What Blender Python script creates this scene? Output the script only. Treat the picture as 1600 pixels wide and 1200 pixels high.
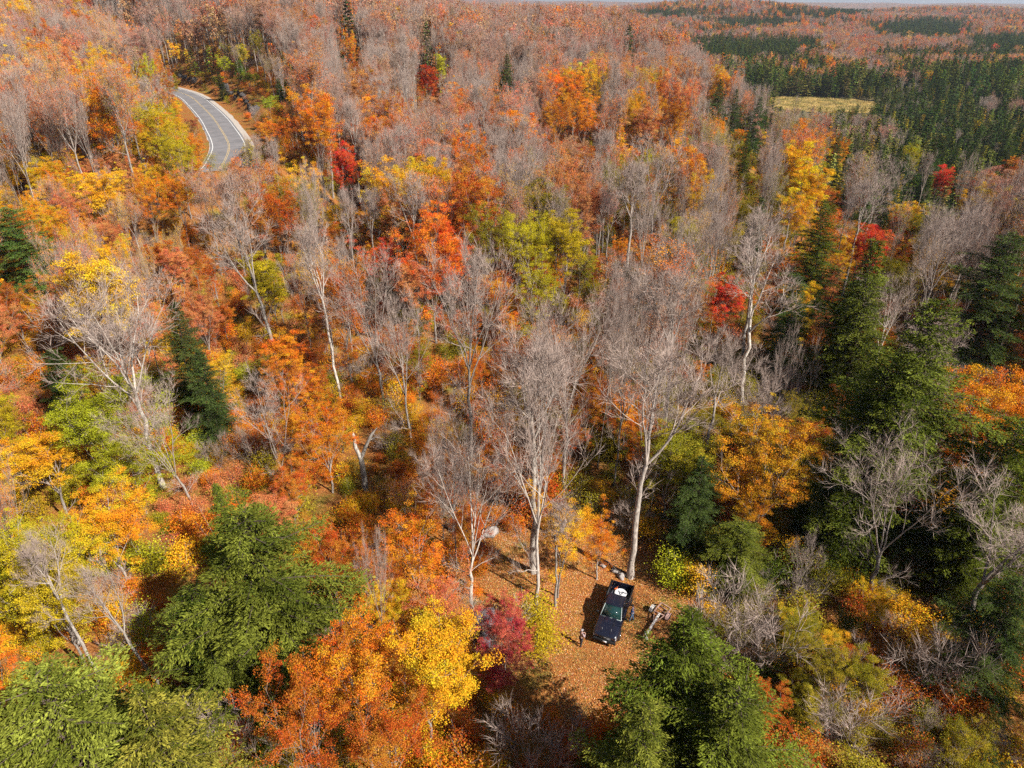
import bpy, math, random
import numpy as np
from mathutils import Vector, Matrix

for o in list(bpy.data.objects):
    bpy.data.objects.remove(o)
scene = bpy.context.scene
COL = scene.collection
R = math.radians

# ------------------------------------------------------------------ camera
CAM_H = 44.0
FPX = 1081.0                      # focal length in pixels of a 1600 px wide frame
PITCH = math.atan(590.0 / FPX)    # the true horizon sits about 10 px under the top edge
cam_d = bpy.data.cameras.new('camera')
cam = bpy.data.objects.new('camera', cam_d)
COL.objects.link(cam)
cam_d.sensor_width = 36.0
cam_d.lens = 36.0 * FPX / 1600.0
cam_d.clip_start = 0.5
cam_d.clip_end = 40000.0
cam.location = (0, 0, CAM_H)
cam.rotation_euler = (math.pi / 2 - PITCH, 0, 0)
scene.camera = cam

# ------------------------------------------------------------------ sky, sun, exposure
SUN_DIR = Vector((0.80, -0.60, 0)).normalized()
SUN_EL = R(42)
sun_vec = Vector((SUN_DIR.x * math.cos(SUN_EL), SUN_DIR.y * math.cos(SUN_EL), math.sin(SUN_EL)))
world = bpy.data.worlds.new('World')
scene.world = world
world.use_nodes = True
wn = world.node_tree
bg = wn.nodes['Background']
sky = wn.nodes.new('ShaderNodeTexSky')
sky.sky_type = 'NISHITA'
sky.sun_disc = False
sky.sun_elevation = SUN_EL
sky.sun_rotation = math.atan2(SUN_DIR.x, SUN_DIR.y)
sky.altitude = 300
wn.links.new(sky.outputs[0], bg.inputs[0])
bg.inputs[1].default_value = 0.05
sun_d = bpy.data.lights.new('sun', 'SUN')
sun_d.energy = 5.0
sun_d.angle = R(0.5)
sun_d.color = (1.0, 0.94, 0.86)
sun = bpy.data.objects.new('sun', sun_d)
COL.objects.link(sun)
sun.rotation_euler = sun_vec.to_track_quat('Z', 'Y').to_euler()
sun.location = (60, -40, 120)
scene.view_settings.view_transform = 'Standard'
scene.view_settings.look = 'None'
scene.view_settings.exposure = 0.72
scene.view_settings.gamma = 1.0
scene.view_settings.use_curve_mapping = False
scene.cycles.max_bounces = 4
scene.cycles.diffuse_bounces = 1
scene.cycles.use_adaptive_sampling = True
scene.cycles.adaptive_threshold = 0.025
scene.cycles.adaptive_min_samples = 32
scene.cycles.glossy_bounces = 2
scene.cycles.transmission_bounces = 4
scene.cycles.volume_bounces = 1
scene.cycles.transparent_max_bounces = 4
scene.cycles.use_denoising = False
scene.cycles.sample_clamp_indirect = 5.0
scene.render.film_transparent = False

# ------------------------------------------------------------------ projection helpers (metres <-> frame)
CP, SP = math.cos(PITCH), math.sin(PITCH)
def project(x, y, z):
    d = CAM_H - z
    zc = y * CP + d * SP
    return 800 + FPX * x / zc, 600 + FPX * (d * CP - y * SP) / zc, zc
def ray(px, py):
    u, v = (px - 800) / FPX, (py - 600) / FPX
    return np.array([u, CP - SP * v, -(SP + CP * v)])

# ------------------------------------------------------------------ the lie of the land
def sst(t):
    t = np.clip(t, 0, 1)
    return t * t * (3 - 2 * t)
ROAD_Z = 16.0
ROAD = np.array([(-57, 135), (-57.5, 140), (-60, 150), (-64, 163), (-69, 175),
                 (-75, 188), (-82.5, 204), (-91, 221), (-101, 240), (-113, 262), (-127, 282), (-146, 303), (-172, 322), (-205, 338), (-250, 350)], float)
def smooth_line(P, k=6):
    out = []
    n = len(P)
    for i in range(n - 1):
        p0, p1, p2, p3 = P[max(i - 1, 0)], P[i], P[i + 1], P[min(i + 2, n - 1)]
        for j in range(k):
            t = j / k
            out.append(0.5 * ((2 * p1) + (-p0 + p2) * t + (2 * p0 - 5 * p1 + 4 * p2 - p3) * t * t + (-p0 + 3 * p1 - 3 * p2 + p3) * t ** 3))
    out.append(P[-1])
    return np.array(out)
ROADL = smooth_line(ROAD)
def road_dist(x, y):
    """signed distance to the road centre line, positive on its right (far) side"""
    x = np.atleast_1d(np.asarray(x, float)).ravel(); y = np.atleast_1d(np.asarray(y, float)).ravel()
    best = np.full(x.shape, 1e9); sign = np.ones(x.shape)
    for a, b in zip(ROADL[:-1], ROADL[1:]):
        d = b - a
        L2 = d @ d
        t = np.clip(((x - a[0]) * d[0] + (y - a[1]) * d[1]) / L2, 0, 1)
        ex, ey = x - (a[0] + t * d[0]), y - (a[1] + t * d[1])
        dd = np.hypot(ex, ey)
        m = dd < best
        best = np.where(m, dd, best)
        sign = np.where(m, np.sign(d[1] * ex - d[0] * ey), sign)
    return best * np.where(sign == 0, 1, sign)
_tab = np.random.default_rng(5).random((256, 256))
def vnoise(x, y, s):
    x = np.asarray(x, float) / s; y = np.asarray(y, float) / s
    xi = np.floor(x).astype(int); yi = np.floor(y).astype(int)
    fx = x - xi; fy = y - yi
    fx = fx * fx * (3 - 2 * fx); fy = fy * fy * (3 - 2 * fy)
    g = lambda a, b: _tab[a % 256, b % 256]
    return (g(xi, yi) * (1 - fx) + g(xi + 1, yi) * fx) * (1 - fy) + (g(xi, yi + 1) * (1 - fx) + g(xi + 1, yi + 1) * fx) * fy
def wet_edge(y):
    return np.interp(y, [0, 110, 130, 170, 260, 330, 400, 470, 560], [150, 120, 96, 70, 72, 72, 74, 95, 160])
def land(x, y):
    x = np.asarray(x, float); y = np.asarray(y, float)
    ridge = 22 * sst((y - 60) / 330) * (1 - sst((x - 40) / 80)) * (1 - sst((y - 520) / 500))
    slope = 13 * sst((-x - 8) / 72) * sst((y - 15) / 150)
    left = 12 * sst((-x - 40) / 200) * sst((y - 180) / 260) * (1 - sst((y - 900) / 900))
    h = ridge + slope * (1 - 0.35 * ridge / 22) + left
    h = h - 8 * sst((x - 45) / 60) * sst((y - 90) / 90)
    far = sst((y - 620) / 900)
    h = h + far * (vnoise(x, y, 620) * 26 + vnoise(x + 90, y, 260) * 9 - 9)
    h = h + 40 * np.exp(-((x - 430) / 380) ** 2 - ((y - 1700) / 420) ** 2)
    h = h + 22 * np.exp(-((x - 1300) / 600) ** 2 - ((y - 2100) / 300) ** 2)
    ff = sst((y - 3200) / 4500)
    h = h + ff * (20 + vnoise(x * 0.7, y * 0.2, 1300) * 75 + vnoise(x, y * 0.3, 500) * 14)
    h = h + 0.5 * (vnoise(x, y, 9) - 0.5) * (1 - 0.8 * (np.hypot(x - 8, y - 40) < 14))
    # quiet, level clearing round the truck
    c = 1 - sst((np.hypot((x - 7) / 1.0, (y - 41) / 1.2) - 10) / 8)
    h = h * (1 - c)
    return h
def exact_ground(x, y):
    x = np.asarray(x, float); y = np.asarray(y, float)
    sh = x.shape
    h = land(x, y)
    near = (x > -300) & (x < 0) & (y > 20) & (y < 400)
    if np.any(near):
        xs, ys = np.atleast_1d(x)[np.atleast_1d(near)], np.atleast_1d(y)[np.atleast_1d(near)]
        d = road_dist(xs, ys)
        a = np.abs(d)
        bank = np.where(d > 0, 3.2 * sst((d - 8.5) / 3.5), -1.0 * sst((-d - 6) / 8))
        w = 1 - sst((a - 9) / 22)
        hh = np.atleast_1d(h).copy()
        n = np.atleast_1d(near)
        hh[n] = hh[n] * (1 - w) + (ROAD_Z + bank) * w
        h = hh.reshape(sh) if sh else hh[0]
    return h
def _axis(lo, hi, step, lo_far, hi_far, gr=1.05):
    a = list(np.arange(lo, hi + .01, step)); s = step; b = []
    v = hi
    while v < hi_far: s *= gr; v += s; b.append(v)
    s = step; c = []; v = lo
    while v > lo_far: s *= gr; v -= s; c.append(v)
    return np.array(c[::-1] + a + b)
GXS = _axis(-160, 150, 2.2, -16000, 16000); GYS = _axis(-10, 340, 2.2, -400, 17000)
_X, _Y = np.meshgrid(GXS, GYS)
GZ = exact_ground(_X, _Y)
RD = np.full(_X.shape, 1e4)
_m = (_X > -300) & (_X < 40) & (_Y > -20) & (_Y < 420)
RD[_m] = road_dist(_X[_m], _Y[_m])
def _bil(T, x, y):
    x = np.asarray(x, float); y = np.asarray(y, float)
    i = np.clip(np.searchsorted(GXS, x) - 1, 0, len(GXS) - 2); j = np.clip(np.searchsorted(GYS, y) - 1, 0, len(GYS) - 2)
    fx = (x - GXS[i]) / (GXS[i + 1] - GXS[i]); fy = (y - GYS[j]) / (GYS[j + 1] - GYS[j])
    return (T[j, i] * (1 - fx) + T[j, i + 1] * fx) * (1 - fy) + (T[j + 1, i] * (1 - fx) + T[j + 1, i + 1] * fx) * fy
def ground(x, y): return _bil(GZ, x, y)
def at(px, py, dz=0.0):
    """the point of the terrain seen at a pixel (dz metres above the ground)"""
    r = ray(px, py)
    t = np.linspace(12, 700, 3500)
    X, Y, Z = r[0] * t, r[1] * t, CAM_H + r[2] * t
    g = ground(X, Y) + dz
    k = int(np.argmax(Z <= g))
    return float(X[k]), float(Y[k])

# ------------------------------------------------------------------ materials
def mat(name, rgb=(0.5, 0.5, 0.5), rough=0.8, metal=0.0, spec=0.3):
    m = bpy.data.materials.new(name)
    m.use_nodes = True
    b = m.node_tree.nodes['Principled BSDF']
    b.inputs['Base Color'].default_value = (*rgb, 1)
    b.inputs['Roughness'].default_value = rough
    b.inputs['Metallic'].default_value = metal
    b.inputs['Specular IOR Level'].default_value = spec
    return m
def N(m, kind, **kw):
    n = m.node_tree.nodes.new(kind)
    for k, v in kw.items():
        setattr(n, k, v)
    return n
def L(m, a, b):
    m.node_tree.links.new(a, b)
def noisy(name, c1, c2, scale, rough=0.85, metal=0.0, spec=0.3, bump=0.0, detail=6, coord='Object'):
    m = mat(name, c1, rough, metal, spec)
    b = m.node_tree.nodes['Principled BSDF']
    tc = N(m, 'ShaderNodeTexCoord'); no = N(m, 'ShaderNodeTexNoise'); cr = N(m, 'ShaderNodeValToRGB')
    no.inputs['Scale'].default_value = scale; no.inputs['Detail'].default_value = detail
    cr.color_ramp.elements[0].position = 0.35; cr.color_ramp.elements[1].position = 0.65
    cr.color_ramp.elements[0].color = (*c1, 1); cr.color_ramp.elements[1].color = (*c2, 1)
    L(m, tc.outputs[coord], no.inputs['Vector']); L(m, no.outputs['Fac'], cr.inputs['Fac']); L(m, cr.outputs[0], b.inputs['Base Color'])
    if bump:
        bp = N(m, 'ShaderNodeBump'); bp.inputs['Strength'].default_value = bump; bp.inputs['Distance'].default_value = 0.05
        L(m, no.outputs['Fac'], bp.inputs['Height']); L(m, bp.outputs[0], b.inputs['Normal'])
    return m

def leaf_material(name, transl=0.35, hue=0.035, vmin=0.55, vmax=1.25, sat=1.0):
    """foliage whose colour is the plant's own 'tint', varied leaf by leaf and clump by clump"""
    m = bpy.data.materials.new(name); m.use_nodes = True
    nt = m.node_tree; nt.nodes.clear()
    out = N(m, 'ShaderNodeOutputMaterial')
    ti = N(m, 'ShaderNodeAttribute', attribute_type='INSTANCER', attribute_name='tint')
    t2 = N(m, 'ShaderNodeAttribute', attribute_type='INSTANCER', attribute_name='tint2')
    va = N(m, 'ShaderNodeAttribute', attribute_type='GEOMETRY', attribute_name='vary')
    sep = N(m, 'ShaderNodeSeparateXYZ'); L(m, va.outputs['Vector'], sep.inputs[0])
    mix = N(m, 'ShaderNodeMix', data_type='RGBA')
    rmp = N(m, 'ShaderNodeMapRange'); rmp.inputs[1].default_value = 0.45; rmp.inputs[2].default_value = 0.95
    L(m, sep.outputs[1], rmp.inputs[0]); L(m, rmp.outputs[0], mix.inputs['Factor'])
    L(m, ti.outputs['Color'], mix.inputs['A']); L(m, t2.outputs['Color'], mix.inputs['B'])
    hs = N(m, 'ShaderNodeHueSaturation'); hs.inputs['Saturation'].default_value = sat
    h = N(m, 'ShaderNodeMapRange'); h.inputs[3].default_value = 0.5 - hue; h.inputs[4].default_value = 0.5 + hue
    v = N(m, 'ShaderNodeMapRange'); v.inputs[3].default_value = vmin; v.inputs[4].default_value = vmax
    L(m, sep.outputs[2], h.inputs[0]); L(m, h.outputs[0], hs.inputs['Hue'])
    L(m, sep.outputs[0], v.inputs[0]); L(m, v.outputs[0], hs.inputs['Value'])
    L(m, mix.outputs['Result'], hs.inputs['Color'])
    d = N(m, 'ShaderNodeBsdfDiffuse'); tr = N(m, 'ShaderNodeBsdfTranslucent'); ms = N(m, 'ShaderNodeMixShader')
    ms.inputs[0].default_value = transl
    L(m, hs.outputs[0], d.inputs[0]); L(m, hs.outputs[0], tr.inputs[0])
    L(m, d.outputs[0], ms.inputs[1]); L(m, tr.outputs[0], ms.inputs[2]); L(m, ms.outputs[0], out.inputs[0])
    return m
M = {}
M['leaf'] = leaf_material('autumn_leaf', 0.24, 0.03, 0.68, 1.2)
M['needle'] = leaf_material('needle_spray', 0.10, 0.015, 0.45, 1.35)

def bark_material(name, c1, c2, tip):
    m = bpy.data.materials.new(name); m.use_nodes = True
    b = m.node_tree.nodes['Principled BSDF']; b.inputs['Roughness'].default_value = 0.9; b.inputs['Specular IOR Level'].default_value = 0.15
    oi = N(m, 'ShaderNodeObjectInfo'); tc = N(m, 'ShaderNodeTexCoord')
    mp = N(m, 'ShaderNodeMapping'); mp.inputs['Scale'].default_value = (1, 1, 0.25)
    no = N(m, 'ShaderNodeTexNoise'); no.inputs['Scale'].default_value = 9; no.inputs['Detail'].default_value = 5
    L(m, tc.outputs['Object'], mp.inputs[0]); L(m, mp.outputs[0], no.inputs['Vector'])
    mx = N(m, 'ShaderNodeMix', data_type='RGBA'); mx.inputs['A'].default_value = (*c1, 1); mx.inputs['B'].default_value = (*c2, 1)
    r = N(m, 'ShaderNodeMapRange'); r.inputs[1].default_value = 0.38; r.inputs[2].default_value = 0.62
    L(m, no.outputs['Fac'], r.inputs[0]); L(m, r.outputs[0], mx.inputs['Factor'])
    hs = N(m, 'ShaderNodeHueSaturation')
    v = N(m, 'ShaderNodeMapRange'); v.inputs[3].default_value = 0.6; v.inputs[4].default_value = 1.3
    L(m, oi.outputs['Random'], v.inputs[0]); L(m, v.outputs[0], hs.inputs['Value']); L(m, mx.outputs['Result'], hs.inputs['Color'])
    va = N(m, 'ShaderNodeAttribute', attribute_type='GEOMETRY', attribute_name='vary')
    sp = N(m, 'ShaderNodeSeparateXYZ'); L(m, va.outputs['Vector'], sp.inputs[0])
    m2 = N(m, 'ShaderNodeMix', data_type='RGBA'); m2.inputs['B'].default_value = (*tip, 1)
    L(m, sp.outputs[1], m2.inputs['Factor']); L(m, hs.outputs[0], m2.inputs['A'])
    L(m, m2.outputs['Result'], b.inputs['Base Color'])
    return m
M['bark'] = bark_material('grey_maple_bark', (0.20, 0.165, 0.14), (0.42, 0.37, 0.32), (0.40, 0.305, 0.255))
M['birch'] = bark_material('pale_bark', (0.34, 0.28, 0.23), (0.62, 0.57, 0.50), (0.50, 0.40, 0.34))
M['bark_dark'] = bark_material('dark_conifer_bark', (0.07, 0.05, 0.04), (0.15, 0.11, 0.085), (0.12, 0.09, 0.07))

# ------------------------------------------------------------------ mesh accumulator
class Acc:
    def __init__(s):
        s.v, s.f, s.a, s.mi, s.n = [], [], [], [], 0
    def add(s, verts, faces, vary=None, mi=0):
        verts = np.asarray(verts, float).reshape(-1, 3); faces = np.asarray(faces, int)
        if len(verts) == 0 or len(faces) == 0: return
        if vary is None: vary = np.zeros((len(verts), 3))
        s.v.append(verts); s.f.append(faces + s.n); s.a.append(np.broadcast_to(np.asarray(vary, float), (len(verts), 3)))
        s.mi.append(np.full(len(faces), mi)); s.n += len(verts)
    def merge(s, o, mi=0):
        for v, f, a in zip(o.v, o.f, o.a):
            pass
        if o.n:
            s.v += o.v; s.a += o.a
            s.f += [f + s.n for f in o.f]; s.mi += [np.full(len(f), mi) for f in o.f]; s.n += o.n
    def mesh(s, name, mats, smooth=False):
        me = bpy.data.meshes.new(name)
        V = np.concatenate(s.v).astype(np.float32)
        me.vertices.add(len(V)); me.vertices.foreach_set('co', V.ravel())
        tot = sum(f.size for f in s.f); nf = sum(len(f) for f in s.f)
        lv = np.concatenate([f.ravel() for f in s.f]).astype(np.int32)
        lt = np.concatenate([np.full(len(f), f.shape[1]) for f in s.f]).astype(np.int32)
        ls = (np.cumsum(lt) - lt).astype(np.int32)
        me.loops.add(tot); me.loops.foreach_set('vertex_index', lv)
        me.polygons.add(nf); me.polygons.foreach_set('loop_start', ls)
        me.polygons.foreach_set('material_index', np.concatenate(s.mi).astype(np.int32))
        me.update(calc_edges=True)
        at_ = me.attributes.new('vary', 'FLOAT_VECTOR', 'POINT')
        at_.data.foreach_set('vector', np.concatenate(s.a).astype(np.float32).ravel())
        if smooth: me.polygons.foreach_set('use_smooth', np.ones(nf, bool))
        for m in (mats if isinstance(mats, (list, tuple)) else [mats]): me.materials.append(m)
        me.update()
        return me
def unit(v):
    v = np.asarray(v, float)
    return v / np.maximum(np.linalg.norm(v, axis=-1, keepdims=True), 1e-9)
def tube(acc, P, Rr, sides, vary=(0, 0, 0), mi=0, cap=True):
    P = np.asarray(P, float); Rr = np.asarray(Rr, float); k = len(P)
    T = unit(np.gradient(P, axis=0))
    ref = np.array([0.31, 0.17, 0.93]) if abs(T[0] @ np.array([0.31, 0.17, 0.93])) < 0.9 else np.array([1.0, 0, 0])
    U = unit(np.cross(T, ref)); W = np.cross(T, U)
    a = np.arange(sides) * 2 * np.pi / sides
    ring = P[:, None] + Rr[:, None, None] * (np.cos(a)[None, :, None] * U[:, None] + np.sin(a)[None, :, None] * W[:, None])
    V = ring.reshape(-1, 3)
    i = np.arange(k - 1)[:, None] * sides; j = np.arange(sides)[None]; jn = (j + 1) % sides
    F = np.stack([i + j, i + jn, i + sides + jn, i + sides + j], -1).reshape(-1, 4)
    acc.add(V, F, vary, mi)
def rhombi(acc, C, U, W, vary, mi=0, bend=0.0):
    """one leaf each: four corners C+-U, C+-W"""
    n = len(C)
    V = np.stack([C - U, C - W, C + U, C + W], 1).reshape(-1, 3)
    F = np.arange(4 * n).reshape(n, 4)
    acc.add(V, F, np.repeat(vary, 4, axis=0), mi)

# ------------------------------------------------------------------ plant generators (prototypes, metres, base at the origin)
def branch_pts(rs, p0, d, Lh, n, wig, trop):
    pts = [p0]; d = d / np.linalg.norm(d); p = p0
    for i in range(n):
        d = d + rs.normal(0, wig, 3) + np.array([0, 0, trop]); d = d / np.linalg.norm(d)
        p = p + d * (Lh / n); pts.append(p)
    return np.array(pts), d
def rot_off(rs, d, ang, az):
    x, y, z = float(d[0]), float(d[1]), float(d[2]); n = math.sqrt(x * x + y * y + z * z) or 1e-9; x /= n; y /= n; z /= n
    if abs(z) < .9: ux, uy, uz = y, -x, 0.0
    else: ux, uy, uz = 0.0, z, -y
    n = math.sqrt(ux * ux + uy * uy + uz * uz); ux /= n; uy /= n; uz /= n
    wx, wy, wz = y * uz - z * uy, z * ux - x * uz, x * uy - y * ux
    c, s, ca, sa = math.cos(ang), math.sin(ang), math.cos(az), math.sin(az)
    return np.array([c * x + s * (ca * ux + sa * wx), c * y + s * (ca * uy + sa * wy), c * z + s * (ca * uz + sa * wz)])
def skeleton(rs, H, fork, nl, spread, counts, levels, r0, lean=0.0, twin=False):
    """list of (points, radii, level)"""
    out = []
    def rec(p0, d, Ln, r, lev):
        segs = {1: 6, 2: 4, 3: 3, 4: 2}.get(lev, 2)
        P, de = branch_pts(rs, p0, d, Ln, segs, {1: .10, 2: .13, 3: .16}.get(lev, .18), {1: .05, 2: .06}.get(lev, .05))
        rr = np.linspace(r, max(r * 0.28, 0.008), segs + 1)
        out.append((P, rr, lev))
        if lev >= levels: return
        n = counts[lev]
        az = rs.uniform(0, 6.28)
        for k in range(n):
            t = 0.22 + 0.78 * (k + rs.uniform(0.2, 0.9)) / n
            t = min(t, 0.98)
            f = t * segs; i = int(f); q = P[i] + (P[min(i + 1, segs)] - P[i]) * (f - i)
            dd = P[min(i + 1, segs)] - P[i]
            az += 2.4 + rs.normal(0, .4)
            nd = rot_off(rs, dd, R(rs.uniform(26, 55)), az)
            nd[2] += 0.12
            ll = Ln * rs.uniform(.34, .58) * (1.12 - 0.5 * t)
            rec(q, nd, ll, max(r * (1 - 0.65 * t) * 0.62, 0.010), lev + 1)
    n = 7
    top = np.array([lean * H * fork, 0, H * fork])
    P = np.array([top * (i / n) + np.r_[rs.normal(0, .10, 2) * (i > 0), 0] for i in range(n + 1)])
    rad = np.array([r0 * (1.25 if i == 0 else 1) * (1 - 0.38 * i / n) for i in range(n + 1)])
    out.append((P, rad, 0))
    rt = rad[-1]
    a0 = rs.uniform(0, 6.28)
    for k in range(nl):
        inc = R(rs.uniform(*spread)) if k else R(rs.uniform(3, 12))
        az = a0 + k * 6.283 / max(nl - 1, 1) + rs.normal(0, .25)
        d = np.array([math.sin(inc) * math.cos(az), math.sin(inc) * math.sin(az), math.cos(inc)])
        Ln = (H - H * fork) * rs.uniform(.78, 1.0) / max(math.cos(inc * .75), .6)
        st = P[-1] if k < 3 else P[-1 - int(rs.integers(0, 2))]
        rec(st, d, Ln, rt * rs.uniform(.5, .72), 1)
    for k in range(int(rs.integers(1, 4))):     # odd low limbs on the bole
        i = int(rs.integers(3, n)); az = rs.uniform(0, 6.28); inc = R(rs.uniform(45, 75))
        d = np.array([math.sin(inc) * math.cos(az), math.sin(inc) * math.sin(az), math.cos(inc)])
        rec(P[i], d, H * rs.uniform(.1, .2), rt * .3, 2)
    return out
SIDES = {0: 10, 1: 7, 2: 5, 3: 4, 4: 3, 5: 3}
def ribbons(acc, A, D, w, rs, vary):
    n = len(A)
    side = unit(np.cross(D, rs.normal(0, 1, (n, 3)))) * w[:, None]
    V = np.stack([A - side, A + side, A + D], 1).reshape(-1, 3)
    acc.add(V, np.arange(3 * n).reshape(n, 3), np.repeat(vary, 3, axis=0))
def make_bare(seed, H=20.0, fork=.45, nl=5, spread=(16, 36), counts=(0, 6, 5, 4), levels=4, twigs=4, tw=0.013, r0=.24, lean=0.0, sparse=0, lsize=.16):
    """returns wood, twig and leaf accumulators"""
    rs = np.random.default_rng(seed)
    sk = skeleton(rs, H, fork, nl, spread, counts, levels, r0, lean)
    wood, tw_a, lf = Acc(), Acc(), Acc()
    A, D = [], []
    for P, rr, lev in sk:
        k = min(lev / 4, 1) * .8
        tube(wood if lev <= 2 else tw_a, P, rr, SIDES[lev], (0.5, k, 0.5))
        if lev >= levels - 1:
            d = P[-1] - P[0]; ln = np.linalg.norm(d)
            for j in range(twigs if lev == levels else twigs):
                t = rs.uniform(.25, 1.0) if j else 1.0
                q = P[0] + (P[-1] - P[0]) * t if j else P[-1]
                A.append(q); D.append(rot_off(rs, d, R(rs.uniform(15, 50)) if j else .05, rs.uniform(0, 6.28)) * rs.uniform(.45, 1.15))
    A, D = np.array(A), np.array(D)
    D[:, 2] += 0.22
    v = np.stack([rs.random(len(A)), np.full(len(A), .95), rs.random(len(A))], 1)
    ribbons(tw_a, A, D, np.full(len(A), tw), rs, v)
    # second order twiglets
    k = rs.integers(0, len(A), int(len(A) * .5))
    A2 = A[k] + D[k] * rs.uniform(.3, .9, (len(k), 1)); D2 = unit(D[k] + rs.normal(0, .45, (len(k), 3))) * rs.uniform(.2, .6, (len(k), 1))
    ribbons(tw_a, A2, D2, np.full(len(k), tw * .7), rs, v[k])
    if sparse:
        k = rs.integers(0, len(A), sparse)
        C = A[k] + D[k] * rs.uniform(0.1, 1.1, (sparse, 1)) + rs.normal(0, .12, (sparse, 3))
        add_leaves(lf, rs, C, np.full(sparse, lsize), vnoise(C[:, 0] + 50, C[:, 2] + 50 + C[:, 1], 1.6))
    ext = max(np.percentile(np.hypot(A[:, 0], A[:, 1]), 93), 1)
    return wood, tw_a, lf, A[:, 2].max(), ext
def add_leaves(acc, rs, C, size, clump, flat=1.4, mi=0):
    n = len(C)
    Nn = unit(rs.normal(0, 1, (n, 3)) + np.array([0.0, 0, flat]))
    U = unit(np.cross(Nn, rs.normal(0, 1, (n, 3)))); W = np.cross(Nn, U)
    s = size * rs.uniform(.65, 1.3, n)
    vary = np.stack([rs.random(n), clump, np.clip(0.5 * rs.random(n) + 0.5 * clump, 0, 1)], 1)
    rhombi(acc, C, U * (s * .5)[:, None], W * (s * .38)[:, None], vary, mi)
def make_leafy(seed, H=18.0, fork=.3, nl=6, spread=(7, 25), nleaf=42000, lsize=.135, r0=.2, counts=(0, 7, 6), levels=3, clump_r=.55, gap=.0):
    rs = np.random.default_rng(seed)
    sk = skeleton(rs, H, fork, nl, spread, counts, levels, r0)
    wood, lf = Acc(), Acc()
    cl = []
    for P, rr, lev in sk:
        if lev <= 3: tube(wood, P, rr, SIDES[lev], (0.5, min(lev / 4, 1), 0.5))
        if lev == levels:
            cl.append(P[-1])
            if rs.random() < .6: cl.append(P[len(P) // 2])
        elif lev == levels - 1: cl.append(P[-1])
    cl = np.array(cl)
    keep = rs.random(len(cl)) > gap
    cl = cl[keep]
    m = len(cl); per = nleaf // m
    cr = rs.random(m)
    cr = np.clip(0.6 * cr + 0.4 * vnoise(cl[:, 0] + 40, cl[:, 1] + cl[:, 2] + 40, 2.5) * 1.4, 0, 1)
    rad = clump_r * rs.uniform(.6, 1.5, m)
    g = rs.normal(0, 1, (m, per, 3)); g = g / np.linalg.norm(g, axis=2, keepdims=True) * (rs.random((m, per, 1)) ** .45)
    C = cl[:, None] + g * rad[:, None, None] * np.array([1.25, 1.25, .55])
    C = C.reshape(-1, 3)
    add_leaves(lf, rs, C, np.full(len(C), lsize), np.repeat(cr, per), 1.0)
    ext = np.percentile(np.hypot(C[:, 0], C[:, 1]), 95)
    return wood, lf, C[:, 2].max(), ext
def make_conifer(seed, H=20.0, Rr=6.6, boughs=190, lat=.36, bit=(.20, .06), bits=38, power=.62, droop=.25, base=.06, r0=.22, rough=.35, up=.15):
    rs = np.random.default_rng(seed)
    wood, lf = Acc(), Acc()
    n = 8
    P = np.array([[rs.normal(0, .05) * i, rs.normal(0, .05) * i, H * i / n] for i in range(n + 1)])
    tube(wood, P, r0 * (1 - np.arange(n + 1) / n * .93), 7, (.5, .2, .5))
    Cs, Us, Ws, Vs = [], [], [], []
    az = 0.0
    lump = rs.uniform(0, 6.28, 3)
    for b in range(boughs):
        t = base + (1 - base) * ((b + rs.random()) / boughs) ** .9
        z = H * t
        az += 2.39996 + rs.normal(0, .25)
        prof = ((1 - t) ** power) * (0.82 + 0.18 * math.sin(3 * az + lump[0])) * rs.uniform(1 - rough, 1.08)
        Ln = max(Rr * prof * (.52 + .85 * float(vnoise(30 + 5 * math.cos(az) + seed, 30 + 5 * math.sin(az) + z * 1.1, 1.7))), .25)
        if t < .25: Ln *= .75 + t
        d0 = np.array([math.cos(az), math.sin(az), up + .35 * t])
        s = np.linspace(0, 1, 6)
        side = np.array([-math.sin(az), math.cos(az), 0])
        curve = rs.normal(0, .12)
        B = np.array([0, 0, z]) + d0 * (s * Ln)[:, None] + np.array([0, 0, -1]) * (droop * Ln * s ** 2)[:, None] + side * (curve * Ln * s ** 2)[:, None]
        tube(wood, B, np.linspace(.035 + .01 * Ln, .008, 6), 3, (.5, .5, .5))
        cr = rs.random()
        nl_ = max(int(Ln / lat) * 2, 4)
        for k in range(nl_):
            tt = 0.12 + .88 * (k + rs.random()) / nl_
            q = B[0] + (B[-1] - B[0]) * tt
            i = min(int(tt * 5), 4); f = tt * 5 - i; q = B[i] + (B[i + 1] - B[i]) * f
            sg = 1 if k % 2 else -1
            fw = unit(B[min(i + 1, 5)] - B[i])
            ll = min((1.05 - tt) * Ln * .5 + .45, 1.35) * rs.uniform(.6, 1.1)
            dl = unit(fw * .75 + side * sg * rs.uniform(.5, .95) + np.array([0, 0, rs.normal(-.08, .18)]))
            nb = max(int(bits * ll), 3)
            u = rs.random(nb) * ll
            c = q + dl * u[:, None] + rs.normal(0, .085, (nb, 3)) * (1, 1, .7)
            dd = unit(dl + rs.normal(0, .28, (nb, 3)))
            nn = unit(np.array([0, 0, .8]) + rs.normal(0, .38, (nb, 3)))
            ww = unit(np.cross(dd, nn))
            Cs.append(c); Us.append(dd * bit[0] * .5 * rs.uniform(.6, 1.3, (nb, 1))); Ws.append(ww * bit[1] * .5 * rs.uniform(.7, 1.4, (nb, 1)))
            tip = np.clip(u / ll * .5 + tt * .3 + .3 * cr, 0, 1)
            Vs.append(np.stack([rs.random(nb), np.clip(.25 + .35 * tip + .45 * cr, 0, 1), np.full(nb, cr)], 1))
    C, U, W, V = map(np.concatenate, (Cs, Us, Ws, Vs))
    rhombi(lf, C, U, W, V)
    return wood, lf, max(C[:, 2].max(), H), np.percentile(np.hypot(C[:, 0], C[:, 1]), 97)
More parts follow.
